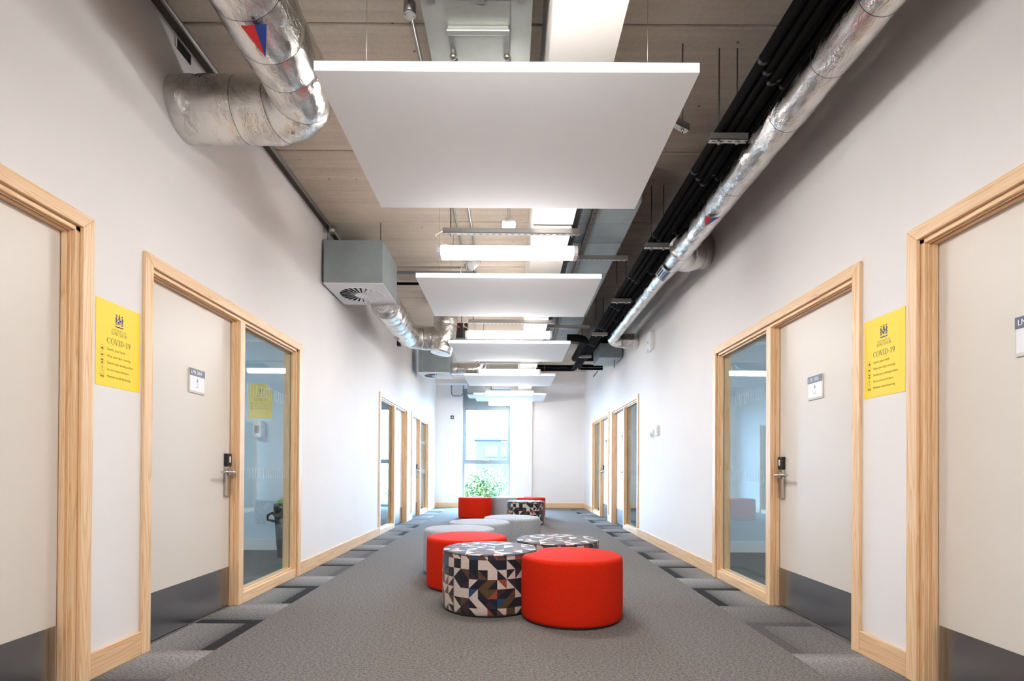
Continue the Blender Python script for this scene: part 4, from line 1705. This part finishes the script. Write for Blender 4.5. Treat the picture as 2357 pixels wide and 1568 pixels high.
def make_tree(label, x, y, crown, n, rnd, leaf=0.16):
    root = thing('tree', label, 'tree', (x, y, -3.5), 0, 'trees outside the window')
    mb = MB()
    mb.tube([(0, 0, 0), (0.05, 0, 1.2), (0.0, 0.05, 2.6), (0.08, 0, crown[0][2] + 3.5)], 0.12, 10, True, 0, lambda i, d: 1 - 0.18 * i)
    for k in range(6):
        a = k * 1.1
        mb.tube([(0.0, 0, 2.0 + 0.2 * k), (0.5 * math.cos(a), 0.5 * math.sin(a), 2.9 + 0.25 * k), (0.9 * math.cos(a), 0.9 * math.sin(a), 3.3 + 0.3 * k)], 0.035, 6)
    mb.build('trunk', M['bark'], root)
    mb = MB()
    for i in range(n):
        cx, cy, cz, cr = rnd.choice(crown)
        d = Vector((rnd.gauss(0, 1), rnd.gauss(0, 1), rnd.gauss(0, 1))).normalized() * cr * rnd.uniform(0.55, 1.05)
        p = Vector((cx - x, cy - y, cz + 3.5)) + d
        u = Vector((rnd.gauss(0, 1), rnd.gauss(0, 1), rnd.gauss(0, 1))).normalized()
        w = u.orthogonal().normalized()
        s_ = leaf * rnd.uniform(0.6, 1.2)
        b = len(mb.v)
        mb.v += [tuple(p - u * s_), tuple(p + w * s_ * 0.45), tuple(p + u * s_), tuple(p - w * s_ * 0.45)]
        mb.face([b, b + 1, b + 2, b + 3])
    mb.build('foliage', M['leaf'], root)
    return root


rn = random.Random(4)
make_tree('leafy green tree low in the middle of the end window', -0.9, 20.0, [(-0.7, 20, -0.2, 1.0), (-1.4, 20.2, -0.5, 1.0), (0.1, 20.4, -0.7, 1.0), (-0.75, 19.7, 0.5, 0.6), (-1.9, 20, -1.0, 1.1), (0.5, 20, -1.5, 1.1), (-1.3, 19.8, 0.3, 0.6), (-0.6, 20.3, -1.2, 1.3)], 15000, rn, 0.07)
make_tree('taller pale tree at the left edge of the end window', -2.9, 23.5, [(-2.6, 23.5, 3.0, 0.75), (-2.75, 23.5, 1.7, 0.8), (-2.3, 23.4, 0.7, 0.8), (-3.2, 23.6, 3.8, 0.9), (-3.3, 23, 2.4, 0.9)], 4000, rn, 0.07)
rt = thing('house', 'grey blue flat-roofed house seen through the end window', 'building', (0.2, 46, -3.5))
mb = MB()
mb.box(-3.3, 4.5, 0, 8, 0, 7.1)
mb.box(-3.5, 4.7, -0.2, 8.2, 7.1, 7.3)
mb.build('walls', M['housewall'], rt)
for wx, wz, ww, wh in ((-2.5, 5.6, 1.2, 1.0), (-1.1, 5.6, 0.6, 1.0), (0.2, 5.7, 0.5, 0.6), (-2.2, 3.2, 1.4, 1.1)):
    wf = MB().box(wx, wx + ww, -0.06, 0.0, wz, wz + wh).build('window', M['housepale'], rt)
    MB().box(wx + 0.06, wx + ww - 0.06, -0.09, -0.06, wz + 0.06, wz + wh - 0.06).build('pane', M['housewin'], wf)
